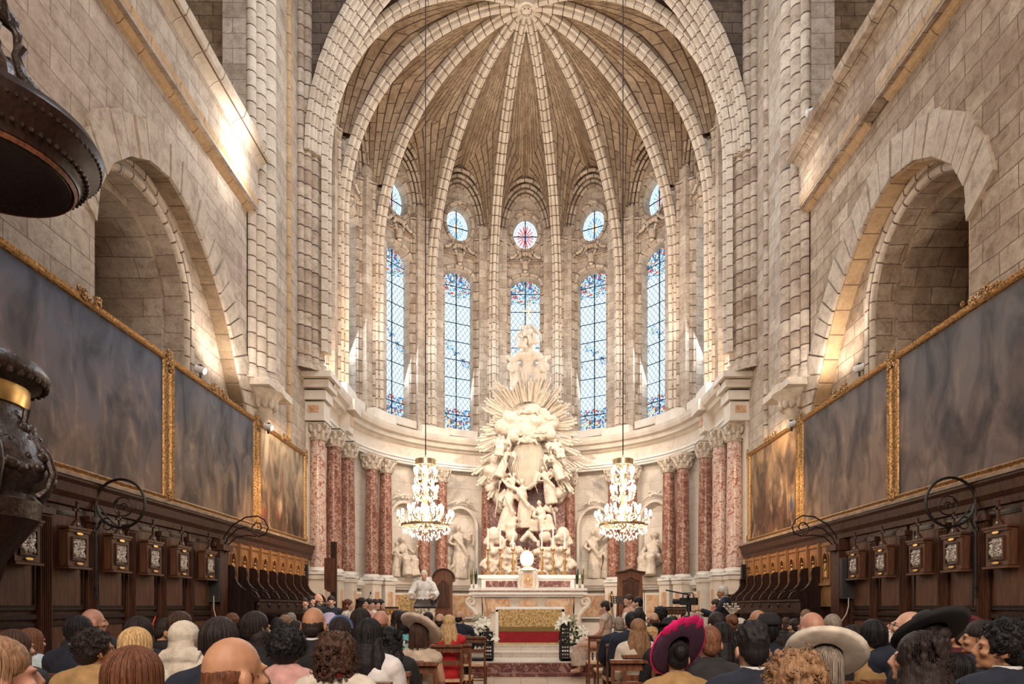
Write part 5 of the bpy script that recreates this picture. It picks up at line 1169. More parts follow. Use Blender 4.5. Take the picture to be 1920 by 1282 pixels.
def prim_mesh(key, prims, vox, smooth=1, disp=None, dsc=.05, M_=None, decim=None):
    def fn():
        g = MB()
        for p in prims:
            g.M = M_ if (len(p) > 3 and p[-1] == 'H') else None
            if p[0] == 'e': g.ell(p[1], p[2], 14, 10)
            else: g.tube(p[1], p[2], 10)
        return ease(g.build('m', M['black']), vox, smooth, disp, dsc, decim)
    return mesh_of(key, fn)
def inst(name, me, mat, parent, loc=None):
    o = bpy.data.objects.new(name, me); COL.objects.link(o); o.parent = parent
    if not me.materials: me.materials.append(mat)
    o.material_slots[0].link = 'OBJECT'; o.material_slots[0].material = mat
    if loc: o.location = loc
    return o
def torso(f, e=0.0, arms=True, stand=False):
    k = .92 if f else 1.0; P = [('e',(0,0,.56),(.17+e,.13+e,.13+e)),('e',(0,-.01,.74),(.14*k+e,.105+e,.17+e)),('e',(0,-.03,.93),(.168*k+e,.118+e,.165+e)),('t',[(-.16*k,-.03,1.01),(0,-.035,1.045),(.16*k,-.03,1.01)],[.066+e,.075+e,.066+e]),('e',(0,-.035,1.07),(.1+e,.055+e,.055+e))]
    if arms:
        for s in (-1,1): P += [('e',(s*.175*k,-.03,1.0),(.066+e,.066+e,.066+e)),('t',[(s*.19*k,-.03,1.0),(s*.235*k,.03,.78),(s*.2,.14,.7),(s*.12,.3,.63)],[.056+e,.047+e,.042+e,.032+e])]
    return P
def lower(e=0.0):
    P = []
    for s in (-1,1):
        P += [('t',[(s*.09,.0,.545),(s*.1,.22,.55),(s*.1,.44,.53)],[.095+e,.085+e,.065+e]),('e',(s*.1,.45,.51),(.066+e,.066+e,.07+e)),('t',[(s*.1,.46,.52),(s*.1,.44,.3),(s*.1,.46,.09)],[.062+e,.056+e,.04+e])]
    return P
def headp():
    P = [('t',[(0,-.03,1.02),(0,-.015,1.1),(0,0,1.17)],[.06,.053,.052]),('e',(0,-.008,1.238),(.074,.093,.098),'H'),('e',(0,.028,1.2),(.062,.068,.088),'H'),('e',(0,.045,1.145),(.048,.052,.04),'H'),
         ('t',[(0,.09,1.232),(0,.106,1.2),(0,.116,1.186)],[.009,.013,.014],'H'),('e',(0,.102,1.182),(.02,.013,.009),'H'),('e',(-.032,.08,1.237),(.024,.014,.008),'H'),('e',(.032,.08,1.237),(.024,.014,.008),'H'),
         ('e',(0,.093,1.16),(.023,.011,.006),'H'),('e',(0,.092,1.149),(.021,.012,.006),'H'),('e',(0,.085,1.125),(.022,.018,.015),'H')]
    for s in (-1,1): P += [('e',(s*.081,-.008,1.2),(.009,.022,.032),'H'),('e',(s*.078,.005,1.176),(.008,.012,.013),'H'),('e',(s*.045,.07,1.19),(.02,.02,.018),'H')]
    return P
def hand(s, wr, d, up=(0,0,1), curl=.02):
    """palm, four fingers and a thumb from the wrist along d"""
    wr, d, up = Vector(wr), Vector(d).normalized(), Vector(up); sd = d.cross(up).normalized()*s; up = sd.cross(d).normalized()*s; P = [('t',[wr, wr+d*.045, wr+d*.09],[.024,.03,.028])]
    for i, (o, l) in enumerate(((-.027,.062),(-.009,.074),(.009,.07),(.027,.054))):
        b_ = wr + d*.088 + sd*o; P.append(('t',[b_, b_+d*l*.55+sd*o*.15, b_+d*l*.92-up*curl*1.2+sd*o*.2],[.0088,.0082,.0066]))
    b_ = wr + d*.035 - sd*.026; P.append(('t',[b_, b_-sd*.026+d*.025-up*.006, b_-sd*.03+d*.055-up*.012],[.011,.0095,.0075])); return P
def body_mesh(f, yaw, pitch):
    k = ('body', f, yaw, pitch); P = torso(f, -.006) + lower(-.004) + headp()
    for s in (-1,1): P += hand(s, (s*.12,.3,.635), (-s*.25,.9,-.2)) + [('t',[(s*.1,.44,.06),(s*.1,.54,.045),(s*.1,.62,.03)],[.038,.04,.026])]
    return prim_mesh(k, P, .0085, 1, M_=headM(yaw, pitch))
rh = random.Random(9)
def hair_prims(st):
    H = 'H'
    if st in ('short','spiky'):
        P = [('e',(0,-.014,1.258),(.082,.1,.094),H),('e',(0,-.052,1.205),(.068,.058,.07),H),('e',(0,-.03,1.215),(.08,.05,.05),H)]
        if st == 'spiky':
            for k in range(70):
                a, e_ = rh.uniform(0,2*pi), rh.uniform(.15,1.3); p = Vector((.08*cos(a)*cos(e_), -.014+.098*sin(a)*cos(e_), 1.258+.092*sin(e_))); q = p + Vector((p.x*.2, .01, .03)); P.append(('t',[p,q],[.012,.004],H))
        return P
    if st == 'crop': return [('e',(0,-.012,1.248),(.0775,.095,.094),H),('e',(0,-.05,1.2),(.062,.053,.065),H)]
    if st == 'bald': return [('e',(0,-.024,1.2),(.0755,.08,.042),H),('e',(0,-.056,1.185),(.06,.047,.04),H)]
    if st == 'balding': return [('e',(0,-.014,1.218),(.0768,.0885,.068),H),('e',(0,-.05,1.19),(.062,.053,.055),H)]
    if st == 'bob': return [('e',(0,-.02,1.25),(.092,.106,.1),H),('e',(0,-.035,1.19),(.098,.085,.1),H),('e',(0,-.045,1.14),(.095,.07,.06),H)]
    if st == 'curlybob':
        P = [('e',(0,-.02,1.24),(.1,.108,.105),H),('e',(0,-.04,1.17),(.108,.085,.095),H)]
        for k in range(220): a, z = rh.uniform(pi*.85,pi*2.15), rh.uniform(1.07,1.33); r = .108*(1 - max(0,(z-1.22)/.14)**2*.7); P.append(('e',(r*cos(a), -.03+r*sin(a), z),(.011,.011,.015),H))
        return P
    if st in ('curly','afro'):
        R0 = .098 if st == 'curly' else .112; P = [('e',(0,-.025,1.25),(R0,R0*1.02,R0),H),('e',(0,-.05,1.19),(R0*.85,.07,.07),H)]
        for k in range(260):
            a, e_ = rh.uniform(0,2*pi), rh.uniform(-.7,1.5); p = Vector((R0*cos(a)*cos(e_), -.025+R0*sin(a)*cos(e_), 1.25+R0*sin(e_)))
            if p.y > .045 and p.z < 1.27: continue
            P.append(('e',p,(rh.uniform(.009,.016),)*3,H))
        return P
    if st in ('long','wavy','curlylong'):
        P = [('e',(0,-.02,1.25),(.09,.105,.1),H),('e',(0,-.045,1.17),(.096,.075,.1),H),('t',[(0,-.06,1.16),(0,-.095,1.02),(0,-.11,.9)],[.085,.08,.055])]
        for s in (-1,1): P += [('t',[(s*.05,-.05,1.2),(s*.085,-.075,1.06),(s*.075,-.1,.9),(s*.05,-.115,.82)],[.05,.05,.04,.02])]
        if st != 'long':
            for k in range(200): z = rh.uniform(.84,1.3); a = rh.uniform(pi*.95,pi*2.05); r = .105 if z > 1.1 else .125; P.append(('e',(r*cos(a)*(1 if z>1.1 else .95), -.035+r*sin(a)*.9, z),(.012,.012,.025)))
        return P
    if st == 'bun': return [('e',(0,-.014,1.255),(.083,.1,.096),H),('e',(0,-.05,1.21),(.07,.058,.065),H),('e',(0,-.115,1.27),(.045,.04,.045),H),('e',(0,-.12,1.25),(.03,.035,.03),H)]
    if st == 'hood': return [('e',(0,-.02,1.245),(.1,.115,.11),H),('e',(0,-.04,1.17),(.1,.085,.1),H),('t',[(-.13,-.04,1.06),(0,-.07,1.09),(.13,-.04,1.06)],[.075,.1,.075]),('t',[(-.15,.0,1.03),(0,-.12,.99),(.15,.0,1.03)],[.05,.06,.05]),('e',(0,-.05,.95),(.2,.13,.14))]
    return []
VOXH = {'curly':.0065,'afro':.0065,'curlybob':.007,'wavy':.008,'curlylong':.008}
def strands(st, yaw, pitch, n=150):
    def fn():
        g = MB(headM(yaw, pitch)); rr = random.Random(5)
        for k in range(n):
            a = rr.uniform(pi*.9, pi*2.1); a2 = a + rr.uniform(-.12,.12); pts = []
            top = 1.34; bot = {'bob':1.09,'long':.84,'wavy':.84,'hood':1.3}.get(st, 1.19)
            e1 = rr.uniform(.0,.25)
            for j in range(9):
                q = e1 + (1-e1)*j/8; th = q*pi*.62; rx, ry, rz = (.094,.109,.1) if st != 'short' else (.085,.103,.097)
                if th < pi/2: p = Vector((rx*sin(th)*cos(a2), -.018+ry*sin(th)*sin(a2), 1.25+rz*cos(th)))
                else: f = (th-pi/2)/(pi*.12); p = Vector((rx*cos(a2)*(1+.06*f), -.02+ry*.98*sin(a2)*(1-.1*f*(bot>1.1))-.02*f*(bot<1), 1.25 + (bot-1.25)*f))
                if st == 'wavy': p += Vector((.008*sin(q*24+k), .006*cos(q*20+k), 0))
                pts.append(p)
            g.tube(pts, [.0022]*8+[.001], 4, cap=False)
        return ease(g.build('m', M['black']))
    return mesh_of(('str', st, yaw, pitch), fn)
def curls(st, yaw, pitch, n=420):
    def fn():
        g = MB(headM(yaw, pitch)); rr = random.Random(8); R0 = {'curly':.102,'afro':.116}.get(st, .108)
        for k in range(n):
            if st in ('curly','afro'):
                a, e_ = rr.uniform(0,2*pi), rr.uniform(-.7,1.5); p = Vector((R0*cos(a)*cos(e_), -.025+R0*sin(a)*cos(e_), 1.25+R0*sin(e_)))
                if p.y > .045 and p.z < 1.27: continue
            else:
                a, z = rr.uniform(pi*.88,pi*2.12), rr.uniform(1.07 if st == 'curlybob' else .86,1.34); r = R0*1.02*(1 - max(0,(z-1.22)/.14)**2*.75) + (.02 if z < 1.1 and st != 'curlybob' else 0); p = Vector((r*cos(a), -.03+r*sin(a)*.95, z))
            d = Vector((rr.gauss(0,1), rr.gauss(0,1), rr.gauss(0,1)-.6)).normalized(); u = d.orthogonal().normalized(); v = d.cross(u); rad = rr.uniform(.005,.011); ln = rr.uniform(.015,.04); ph = rr.random()*6
            g.tube([p + u*rad*cos(q*9+ph) + v*rad*sin(q*9+ph) + d*ln*q for q in [j/9 for j in range(10)]], [.0022]*9+[.001], 4, cap=False)
        return ease(g.build('m', M['black']))
    return mesh_of(('curl', st, yaw, pitch), fn)
def hat_mesh(kind):
    def fn():
        g = MB()
        if kind in ('wide','brim'): g.lathe([(0,.1),(.06,.1),(.085,.07),(.092,.0),(.1,-.01),(.2,-.02),(.23,-.005),(.2,-.03),(.09,-.02)], (0,0,0), 30)
        elif kind == 'small': g.lathe([(0,.06),(.07,.055),(.085,0),(.14,-.015),(.145,-.005),(.08,-.01)], (0,0,0), 24)
        elif kind == 'round': g.lathe([(0,.1),(.07,.085),(.1,.03),(.115,0),(.09,-.01)], (0,0,0), 24)
        o = g.build('m', M['black']); ease(o, None, 0, .012, .06); return o
    return mesh_of(('hat', kind), fn)
# chair: turned posts, rush seat, high top rail ---------------------------------------------
ch0 = None
def chair(loc, rz, lab, group='beech church chairs'):
    global ch0
    if ch0 is None:
        ch0 = thing('church_chair', lab, 'chair', loc, rz, group)
        g = MB(); g.box((0,.02,.445), (.4,.4,.035)); g.build('seat', M['ochre'], ch0)
        for s in (-1,1):
            g = MB(); g.tube([(s*.18,.2,0),(s*.18,.2,.44)], .018, 6); g.build('leg', M['chair'], ch0)
            g = MB(); g.tube([(s*.18,-.19,0),(s*.18,-.19,.45),(s*.185,-.24,.88)], .019, 6); g.build('back_post', M['chair'], ch0)
        g = MB(); g.box((0,-.25,.9), (.42,.09,.03)); g.box((0,-.24,.85), (.38,.02,.07)); g.build('top_rail', M['chair'], ch0)
        g = MB(); g.box((0,-.225,.68), (.36,.015,.06)); g.build('slat', M['chair'], ch0)
        g = MB(); g.tube([(-.18,.2,.2),(.18,.2,.2)], .011, 6); g.tube([(-.18,-.19,.2),(.18,-.19,.2)], .011, 6); g.tube([(-.18,-.19,.14),(-.18,.2,.14)], .011, 6); g.tube([(.18,-.19,.14),(.18,.2,.14)], .011, 6); g.build('stretcher', M['chair'], ch0)
        return ch0
    return clone(ch0, loc, rz, lab)
PLACED = []
def person(px, ytop, w, st, hc, cl, cc, lab, yaw=0, pitch=0, sk='l', rz=0, fz=0, Y=None, fem=None, group='seated wedding guests', hat=None, extra=None, clab=None, chair_on=True):
    RWD = {'short':.165,'spiky':.172,'crop':.157,'bald':.155,'balding':.16,'bob':.196,'curlybob':.235,'curly':.215,'afro':.24,'long':.19,'wavy':.21,'curlylong':.21,'bun':.166,'hood':.2,'none':.155}
    TOP = {'curly':1.36,'afro':1.37,'curlybob':1.35,'hood':1.355,'spiky':1.365,'bald':1.337,'balding':1.337,'none':1.337}
    if Y is None: Y = 1200*RWD[st]/w
    if fem is None: fem = st in ('bob','curlybob','long','wavy','curlylong','bun','hood')
    if fz == 0:
        for k in (0,.04,-.04,.08,-.07):
            y2 = Y*(1+k); x2 = (px-978)*y2/1200
            if y2 > 1.9 and y2 < 12.2 and all(abs(x2-a) > .4 or abs(y2-b_) > .52 for a, b_ in PLACED): Y = y2; break
        PLACED.append(((px-978)*Y/1200, Y))
    top = 1.4 - (ytop-1137)*Y/1200; sc = max(.84, min(1.12, (top-fz)/TOP.get(st, 1.352)))
    X = (px-978)*Y/1200
    c_, s_ = cos(rz), sin(rz); loc = (X, Y, fz)
    t = thing('person', lab, 'person', loc, rz, group, sc)
    tl = {'name': t}
    inst('body', body_mesh(fem, yaw, pitch), skin(sk), t)
    if cl in ('suit','jacket','top','tee'):
        e = .018 if cl != 'tee' else .01
        me = prim_mesh(('jk', fem, e), torso(fem, e) + [('e',(0,-.03,1.08),(.085+e,.06+e,.045+e))], .012, 1, .012, .09); inst('jacket' if cl != 'tee' else 'top', me, cloth(cc), t)
        if cl == 'suit':
            def fc():
                g = MB(); g.lathe([(.072,0),(.064,.05),(.06,.05),(.066,0)], (0,-.022,1.085), 16, sy=1.0); return g.build('m', M['black'], smooth=True)
            inst('shirt_collar', mesh_of('collar', fc), cloth('white'), t)
        me = prim_mesh('trs', lower(.012) + [('e',(0,0,.56),(.185,.145,.13))], .015, 1); inst('trousers' if not fem else 'skirt', me, cloth(cc if cl == 'suit' else 'black' if cc != 'white' else 'cream'), t)
    elif cl in ('dress','strapless'):
        P = torso(fem, .012, False) if cl == 'dress' else [('e',(0,-.02,.88),(.17,.125,.14)),('e',(0,-.01,.74),(.15,.115,.17)),('e',(0,0,.56),(.185,.145,.13))]
        if cl == 'dress': P += [('e',(s*.17,-.03,1.0),(.07,.075,.07)) for s in (-1,1)]
        P += [('t',[(0,0,.56),(0,.25,.55),(0,.45,.52)],[.15,.17,.15]),('t',[(0,.45,.5),(0,.47,.3),(0,.46,.14)],[.15,.17,.18])]
        inst('dress', prim_mesh(('dr', fem, cl), P, .013, 1, .012, .08), cloth(cc), t)
    if st != 'none':
        me = prim_mesh(('hair', st, yaw, pitch), hair_prims(st), VOXH.get(st, .0085), 0 if st in VOXH or st == 'spiky' else 2, .006, .02, headM(yaw, pitch))
        h = inst('hair' if st != 'hood' else 'headscarf', me, hairm(hc) if st != 'hood' else cloth(hc), t)
        if w >= 38 and st in ('curly','afro','curlybob','curlylong','wavy'): inst('curls', curls(st, yaw, pitch), hairm(hc), h)
        if w >= 38 and st in ('bob','long','wavy','short') : inst('strands', strands(st, yaw, pitch), hairm(hc), h)
    if abs(((math.degrees(rz) + yaw + 180) % 360) - 180) > 50:
        def fe():
            g = MB(headM(yaw, pitch))
            for s in (-1,1): g.ell((s*.031,.083,1.215), (.012,.009,.006), 8, 6)
            return g.build('m', M['black'], smooth=True)
        inst('eyes', mesh_of(('eyes', yaw, pitch), fe), mats_eye, t)
    if hat:
        kind, col, tilt, dx, hs = hat
        o = inst('hat', hat_mesh(kind), cloth(col), t, (dx, -.03, 1.3)); o.rotation_euler = (R(tilt[0]), R(tilt[1]), 0); o.scale = (hs,)*3
    if extra: extra(t)
    if chair_on: chair((X, Y - .03*c_, fz), rz, clab or 'beech church chair under the ' + ' '.join(re.sub(r'^(the|a) ', '', lab).replace(',', '').split()[:10]))
    return t
def glasses(t):
    def fn():
        g = MB()
        for s in (-1,1): g.tube([(s*.032+.02*cos(a), .108, 1.213+.016*sin(a)) for a in [i*pi/5 for i in range(11)]], .0018, 4); g.tube([(s*.055,.105,1.215),(s*.083,-.01,1.213)], .0018, 4)
        g.tube([(-.012,.11,1.215),(.012,.11,1.215)], .0018, 4); return g.build('m', M['black'])
    o = inst('glasses', mesh_of('glasses', fn), M['iron'], t); return o
GW = 'seated wedding guests'
# ---- guests, priest side, from the wall towards the aisle
person(-6,1189,106,'short','li','jacket','char','light-haired guest cropped by the picture edge, nearest row', yaw=-40, sk='r')
person(30,1178,58,'bob','br','top','char','brown-haired guest beside the pale blue top, by the panelled wall', yaw=-15)
person(61,1176,44,'bob','co','top','ltblue','coppery-haired guest in a pale blue top', yaw=-10)
person(174,1141,32,'bald','wh','jacket','char','bald pink-headed man with glasses against the oak panels', yaw=-45, sk='r', extra=glasses)
person(150,1152,50,'short','bk','suit','navy','black-haired man in a dark navy suit in front of the bald pink-headed man', yaw=-20, sk='t', Y=4.9)
person(178,1176,62,'curly','dk','jacket','tan','dark curly-haired guest in a mustard tan jacket', yaw=-38, sk='t', fem=False, Y=3.8)
person(262,1154,58,'bob','dk','top','black','dark brown bob just behind the blonde straight hair', Y=4.9)
person(257,1174,57,'long','bl','top','cream','woman with straight blonde hair, left of the grey headscarf', Y=3.9)
def clip(t): g = MB(headM(-55)); g.tube([(.02,-.1,1.27),(.035,-.07,1.36)], .006, 6); g.build('hair_stick', plain('coral_plastic', (.8,.1,.08), .4), t)
person(306,1157,34,'short','dk','jacket','black','bearded dark-haired man in profile, coral stick behind his head', yaw=-55, pitch=-12, sk='t', extra=clip)
person(255,1208,120,'bob','au','top','black','large reddish brown bob in the nearest row', Y=2.15)
person(339,1144,38,'short','br','jacket','char','brown-haired man against the panels, above the grey headscarf', yaw=-15, sk='t')
person(348,1162,50,'hood','cream','top','cream','woman wrapped in a pale grey headscarf and shawl', yaw=-25)
person(388,1172,46,'long','dk','top','white','woman with long dark brown hair and white top beside the headscarf', yaw=-10)
person(414,1154,64,'short','dk','suit','navy','dark-haired man in navy, just behind the tanned bald head')
person(436,1193,93,'balding','au','suit','navy','tanned balding man with glasses in the nearest row', yaw=-35, sk='t', extra=glasses, Y=2.05)
person(436,1148,27,'curly','co','top','black','small reddish curly head at the first choir stall')
person(464,1160,38,'curly','bk','top','black','black curly hair between navy suit and dark-skinned bald head', fem=True)
person(480,1144,42,'short','dk','jacket','black','dark-haired man with visible ear below the choir stalls', yaw=-30, sk='t')
person(488,1170,40,'crop','dk','suit','navy','dark-skinned bald man in a navy suit', sk='d')
person(522,1156,34,'bob','bk','top','black','black bob under the choir desk')
person(534,1150,22,'crop','li','jacket','char','small fair cropped head, nearer of two below the stalls')
person(546,1146,20,'crop','gr','jacket','char','small grey cropped head, farther of two below the stalls')
person(556,1162,26,'short','dk','jacket','purple','dark-haired guest left of the balding man in black', yaw=-40)
person(589,1138,43,'balding','dk','suit','black','balding man with a shiny crown in a black suit', sk='t')
person(539,1172,72,'afro','bk','top','pink','woman with a big black curly head and pinkish shawl', fem=True, sk='t')
def redcollar(t): g = MB(); g.lathe([(.088,0),(.1,.025),(.085,.03),(.078,0)], (0,-.03,1.085), 20); g.build('red_collar', cloth('red'), t, True)
person(632,1179,76,'curlybob','br','top','cream','woman with brown wavy bob and red collar on a cream top', extra=redcollar)
def band(t): g = MB(); g.tube([(.096*cos(a),-.02,1.25+.105*sin(a)) for a in [i*pi/12 for i in range(13)]], .016, 8); g.build('satin_band', cloth('blue'), t, True)
person(640,1156,44,'bob','dk','top','black','dark bob with a shiny navy satin hair band', extra=band)
person(618,1152,28,'long','bl','top','cream','long blonde hair under a lilac feathered headpiece', hat=('small','lilac',(20,0),0,1.1))
person(692,1157,50,'long','bk','top','white','woman with long black hair over a white jacket')
person(677,1139,38,'bob','dk','top','black','dark brown bob behind the long black hair')
person(714,1144,31,'bald','au','suit','char','bald reddish-headed man, middle of the priest-side rows', sk='r')
person(731,1172,50,'curlylong','bk','top','black','long black curly hair left of the patterned dress', fem=True)
person(747,1142,28,'bob','dk','top','char','dark bob half hidden behind the patterned dress')
person(760,1144,33,'short','bk','dress','print','woman with cropped black hair in a teal patterned dress', fem=True, sk='t')
person(786,1166,40,'bob','br','dress','beige','woman in a broad tilted beige hat', hat=('wide','lace',(-35,28),.03,1.0), clab='beech church chair behind the woman in the beige hat')
person(803,1146,20,'short','dk','suit','black','black-haired guest right behind the beige hat')
person(813,1158,21,'bob','dk','top','tan','brown bob between the beige hat and the blonde in red', clab='beech church chair with a tan-topped guest, near the aisle')
person(825,1150,20,'balding','dk','suit','navy','balding man in navy next to the blonde in red')
person(842,1151,27,'long','bl','dress','red','woman with long blonde hair in a red dress', clab='beech church chair under the woman in red')
person(862,1146,17,'balding','dk','suit','navy','man in dark suit at the aisle end of the front priest-side row', yaw=-35, clab='beech church chair of the aisle guest in a dark suit')
# far seated party, priest side chancel
CH = dict(fz=.26, group='wedding party seated in the chancel')
person(571,1119,15,'short','dk','suit','char','dark-haired young man in suit, first of three by the stall end', rz=R(-150), sk='p', Y=13.55, **CH)
person(583,1115,14,'short','dk','suit','navy','dark-haired man in suit, second of three by the stall end', rz=R(-120), Y=14.0, sk='p', **CH)
person(597,1113,14,'bald','li','suit','char','bald man in dark suit, third of three by the stall end', rz=R(-110), Y=14.5, sk='p', **CH)
person(621,1116,15,'short','dk','suit','navy','man in navy suit and tie facing the nave alone', rz=R(-165), Y=13.6, sk='p', **CH)
person(654,1122,17,'wavy','au','dress','cream','auburn-haired woman in a cream dress in profile', rz=R(-95), Y=13.0, sk='p', **CH)
person(680,1119,16,'wavy','dk','dress','black','brunette with loose hair, foremost of the four women', rz=R(-75), Y=12.6, yaw=-30, sk='p', **CH)
person(693,1121,13,'bun','dk','dress','pink','second of the four women seated behind the rail', rz=R(-85), Y=13.2, yaw=-20, sk='p', **CH)
person(704,1122,12,'bun','dk','dress','cream','pale-faced third of the four women seated behind the rail', rz=R(-85), Y=13.8, yaw=-20, sk='p', **CH)
person(714,1122,12,'bob','dk','dress','black','last of the four women, darkest hair, nearest the console table', rz=R(-85), Y=14.1, yaw=-20, sk='p', **CH)
# ---- guests, bridal side
def veil(t):
    g = MB(); n = 10
    for i in range(n):
        a, b_ = -.09+.18*i/n, -.09+.18*(i+1)/n; f = lambda x, q: (x*(1+.4*q), -.1-.16*q-.01*cos(x*90), 1.3-.75*q)
        for j in range(5): g.add([f(a,j/5), f(b_,j/5), f(b_,(j+1)/5), f(a,(j+1)/5)], [(0,1,2,3)])
    g.build('veil', cloth('lace'), t, True)
person(1134,1125,16,'bun','dk','dress','lace','veiled woman with dark updo in a beige lace dress', rz=R(70), Y=12.4, extra=veil, fz=.1, sk='p', group='wedding party seated in the chancel')
person(1195,1118,19,'short','bk','suit','char','groom in dark suit, in profile before the broad throne', rz=R(75), Y=12.9, sk='p', **CH)
person(1179,1113,12,'bun','br','strapless','white','bride with bare shoulders in white, beside the groom', rz=R(110), Y=13.9, sk='p', **CH)
def redtop(t): pass
person(1341,1122,13,'bun','dk','top','red','woman in red seen between the camera and the standing cameraman', rz=R(60), Y=13.4, sk='p', **CH)
person(1160,1154,22,'crop','gr','suit','navy','grey cropped man in navy suit at the aisle, front bridal-side rows', clab='beech church chair at the aisle, under the grey cropped man')
person(1184,1145,26,'short','bk','suit','navy','tall black-haired man in navy left of the light brown long hair', clab='beech church chair of the tall black-haired man')
person(1196,1158,34,'long','li','top','cream','woman with light brown long hair in a cream blazer', clab='beech church chair behind the cream blazer')
person(1221,1177,32,'curlybob','bl','top','char','woman with blonde curls next to the cream blazer')
person(1226,1148,21,'balding','au','jacket','char','balding head left of the magenta flower')
person(1238,1136,26,'afro','bk','top','black','round black hair above the magenta flower', fem=True)
def fl(t):
    g = MB()
    for k in range(14): a = 2.4*k; g.ell((.03+.035*cos(a)*(k/14), -.11, 1.26+.07*sin(a)*(k/14)), (.035,.02,.045), 8, 6)
    g.build('flower', cloth('magenta'), t, True)
person(1252,1162,40,'bob','dk','top','black','woman in a black veiled hat with magenta flower', hat=('wide','black',(-10,10),0,.72), extra=fl)
def mag(t):
    Mx = Matrix.Translation((0,-.03,1.3)) @ Matrix.Rotation(R(-42), 4, 'Y') @ Matrix.Rotation(R(-52), 4, 'X'); g = MB(Mx)
    g.tube([(.215*cos(a), .215*sin(a), -.008) for a in [i*pi/16 for i in range(33)]], .006, 6)
    for q, r in ((285,.19),(300,.2),(315,.19),(330,.21),(345,.2),(270,.2)): g.ell((r*cos(R(q)), r*sin(R(q)), -.022), (.045,.045,.008), 8, 6)
    g.build('magenta_trim', cloth('magenta'), t, True)
person(1261,1153,22,'short','dk','jacket','black','dark head behind the magenta flower, right of it')
person(1285,1153,24,'bob','bk','top','black','black bob between the two magenta hats')
person(1268,1196,52,'bun','bk','top','tan','woman under a huge tilted black and magenta brim, tan shoulders', hat=('wide','purple',(-52,-42),.0,.95), extra=mag, clab='beech church chair under the huge magenta brim')
person(1305,1146,27,'crop','gr','jacket','char','grey-brown cropped head left of the ginger-haired man', fem=False)
person(1343,1146,30,'short','dk','jacket','char','dark head with grey temple just above the ginger-haired man', yaw=20)
person(1329,1168,47,'crop','gi','jacket','char','ginger short-haired man in a dark suit')
person(1352,1165,44,'long','bk','top','black','long black hair between ginger and spiky-haired men')
def posy(t):
    g = MB()
    for k in range(26): a = 2.4*k; r = .012*sqrt(k); g.tube([(0,-.02,1.33),(r*1.6*cos(a), -.02+r*sin(a), 1.4+.03*(k%3))], .003, 4); g.ell((r*1.8*cos(a), -.02+r*sin(a), 1.41+.03*(k%3)), .012, 6, 4)
    g.build('dried_flowers', cloth('cream'), t, True)
person(1371,1150,26,'bun','co','top','char','chestnut updo topped with dried cream flowers', extra=posy)
person(1386,1158,34,'curly','wh','jacket','char','white-haired curly guest left of the spiky black hair', fem=True)
person(1410,1164,64,'spiky','bk','suit','navy','man with spiky black hair, white collar and navy suit')
person(1421,1143,28,'bald','li','jacket','char','bald orange-lit head before the bridal-side stalls', yaw=30, sk='t')
person(1438,1158,38,'short','bk','jacket','navy','black cap of hair right behind the spiky-haired man', hat=('round','black',(0,0),0,1.0))
person(1453,1150,27,'crop','dk','jacket','char','dark cropped head below the bridal-side choir desk')
person(1474,1156,22,'bob','br','top','char','small brown head between two dark heads by the desk end')
person(1490,1158,22,'short','dk','jacket','char','small dark head left of the big bald man', yaw=20)
person(1460,1187,40,'bob','dk','top','black','dark reddish bob between spiky hair and cream hat')
person(1511,1140,20,'crop','li','jacket','char','fair cropped head peeping from behind the bald man')
person(1522,1147,42,'bald','gr','jacket','char','big bald man with glasses arm, below the choir stalls end', yaw=15, sk='r', extra=glasses)
person(1560,1150,33,'short','gr','jacket','char','grey wavy-haired man beside the big bald man', yaw=-20)
person(1566,1176,46,'curlylong','dk','top','purple','dark curly hair behind the cream hat')
person(1545,1204,56,'bob','gr','tee','dots','woman in polka dots under a wide cream straw hat', hat=('wide','cream',(-40,24),.0,1.0), Y=3.3)
person(1486,1211,104,'curlybob','li','top','pink','fluffy light brown curly head in the nearest row', Y=2.3)
person(1597,1170,46,'bob','dk','jacket','tan','dark bob over a tan jacket, right of the cream hat')
person(1636,1159,44,'short','bk','jacket','tan','black-haired guest in tan jacket against the panels')
person(1662,1180,30,'short','bk','jacket','blue','dark head in slate blue beside the second tan jacket')
def beard(t): g = MB(headM(62,18)); g.ell((0,.075,1.125), (.045,.04,.045)); g.ell((0,.1,1.165), (.028,.014,.012)); g.build('white_beard', hairm('wh'), t, True)
def gb(t): glasses_at(t, 62, 18); beard(t)
def glasses_at(t, yaw, pitch):
    g = MB(headM(yaw, pitch))
    for s in (-1,1): g.tube([(s*.032+.02*cos(a), .108, 1.213+.016*sin(a)) for a in [i*pi/5 for i in range(11)]], .002, 4); g.tube([(s*.055,.105,1.215),(s*.083,-.01,1.213)], .002, 4)
    g.build('glasses', M['iron'], t)
person(1694,1144,42,'bald','wh','jacket','navy','white-bearded man with glasses, head raised in profile', yaw=62, pitch=18, sk='l', extra=gb)
person(1738,1162,50,'bun','dk','top','black','woman in a large black net hat', hat=('wide','black',(-38,-8),0,1.0), yaw=15)
person(1722,1180,78,'wavy','dk','strapless','blue','woman with long wavy dark hair and bare shoulders in profile', yaw=58, Y=3.0)
person(1790,1163,40,'bun','dk','top','maroon','woman in maroon under a patterned maroon brim', yaw=35, sk='t', hat=('wide','floral',(-25,25),0,.95))
person(1838,1160,46,'short','dk','suit','navy','dark-haired man in profile behind the curly young man', yaw=55, sk='t')
person(1880,1157,82,'curly','bk','suit','navy','young man with black curls in profile, navy suit and white collar', yaw=60, sk='t', fem=False, Y=2.9)
person(1792,1222,60,'bob','bk','top','black','dark head between the wavy hair and the curly young man', Y=3.6)
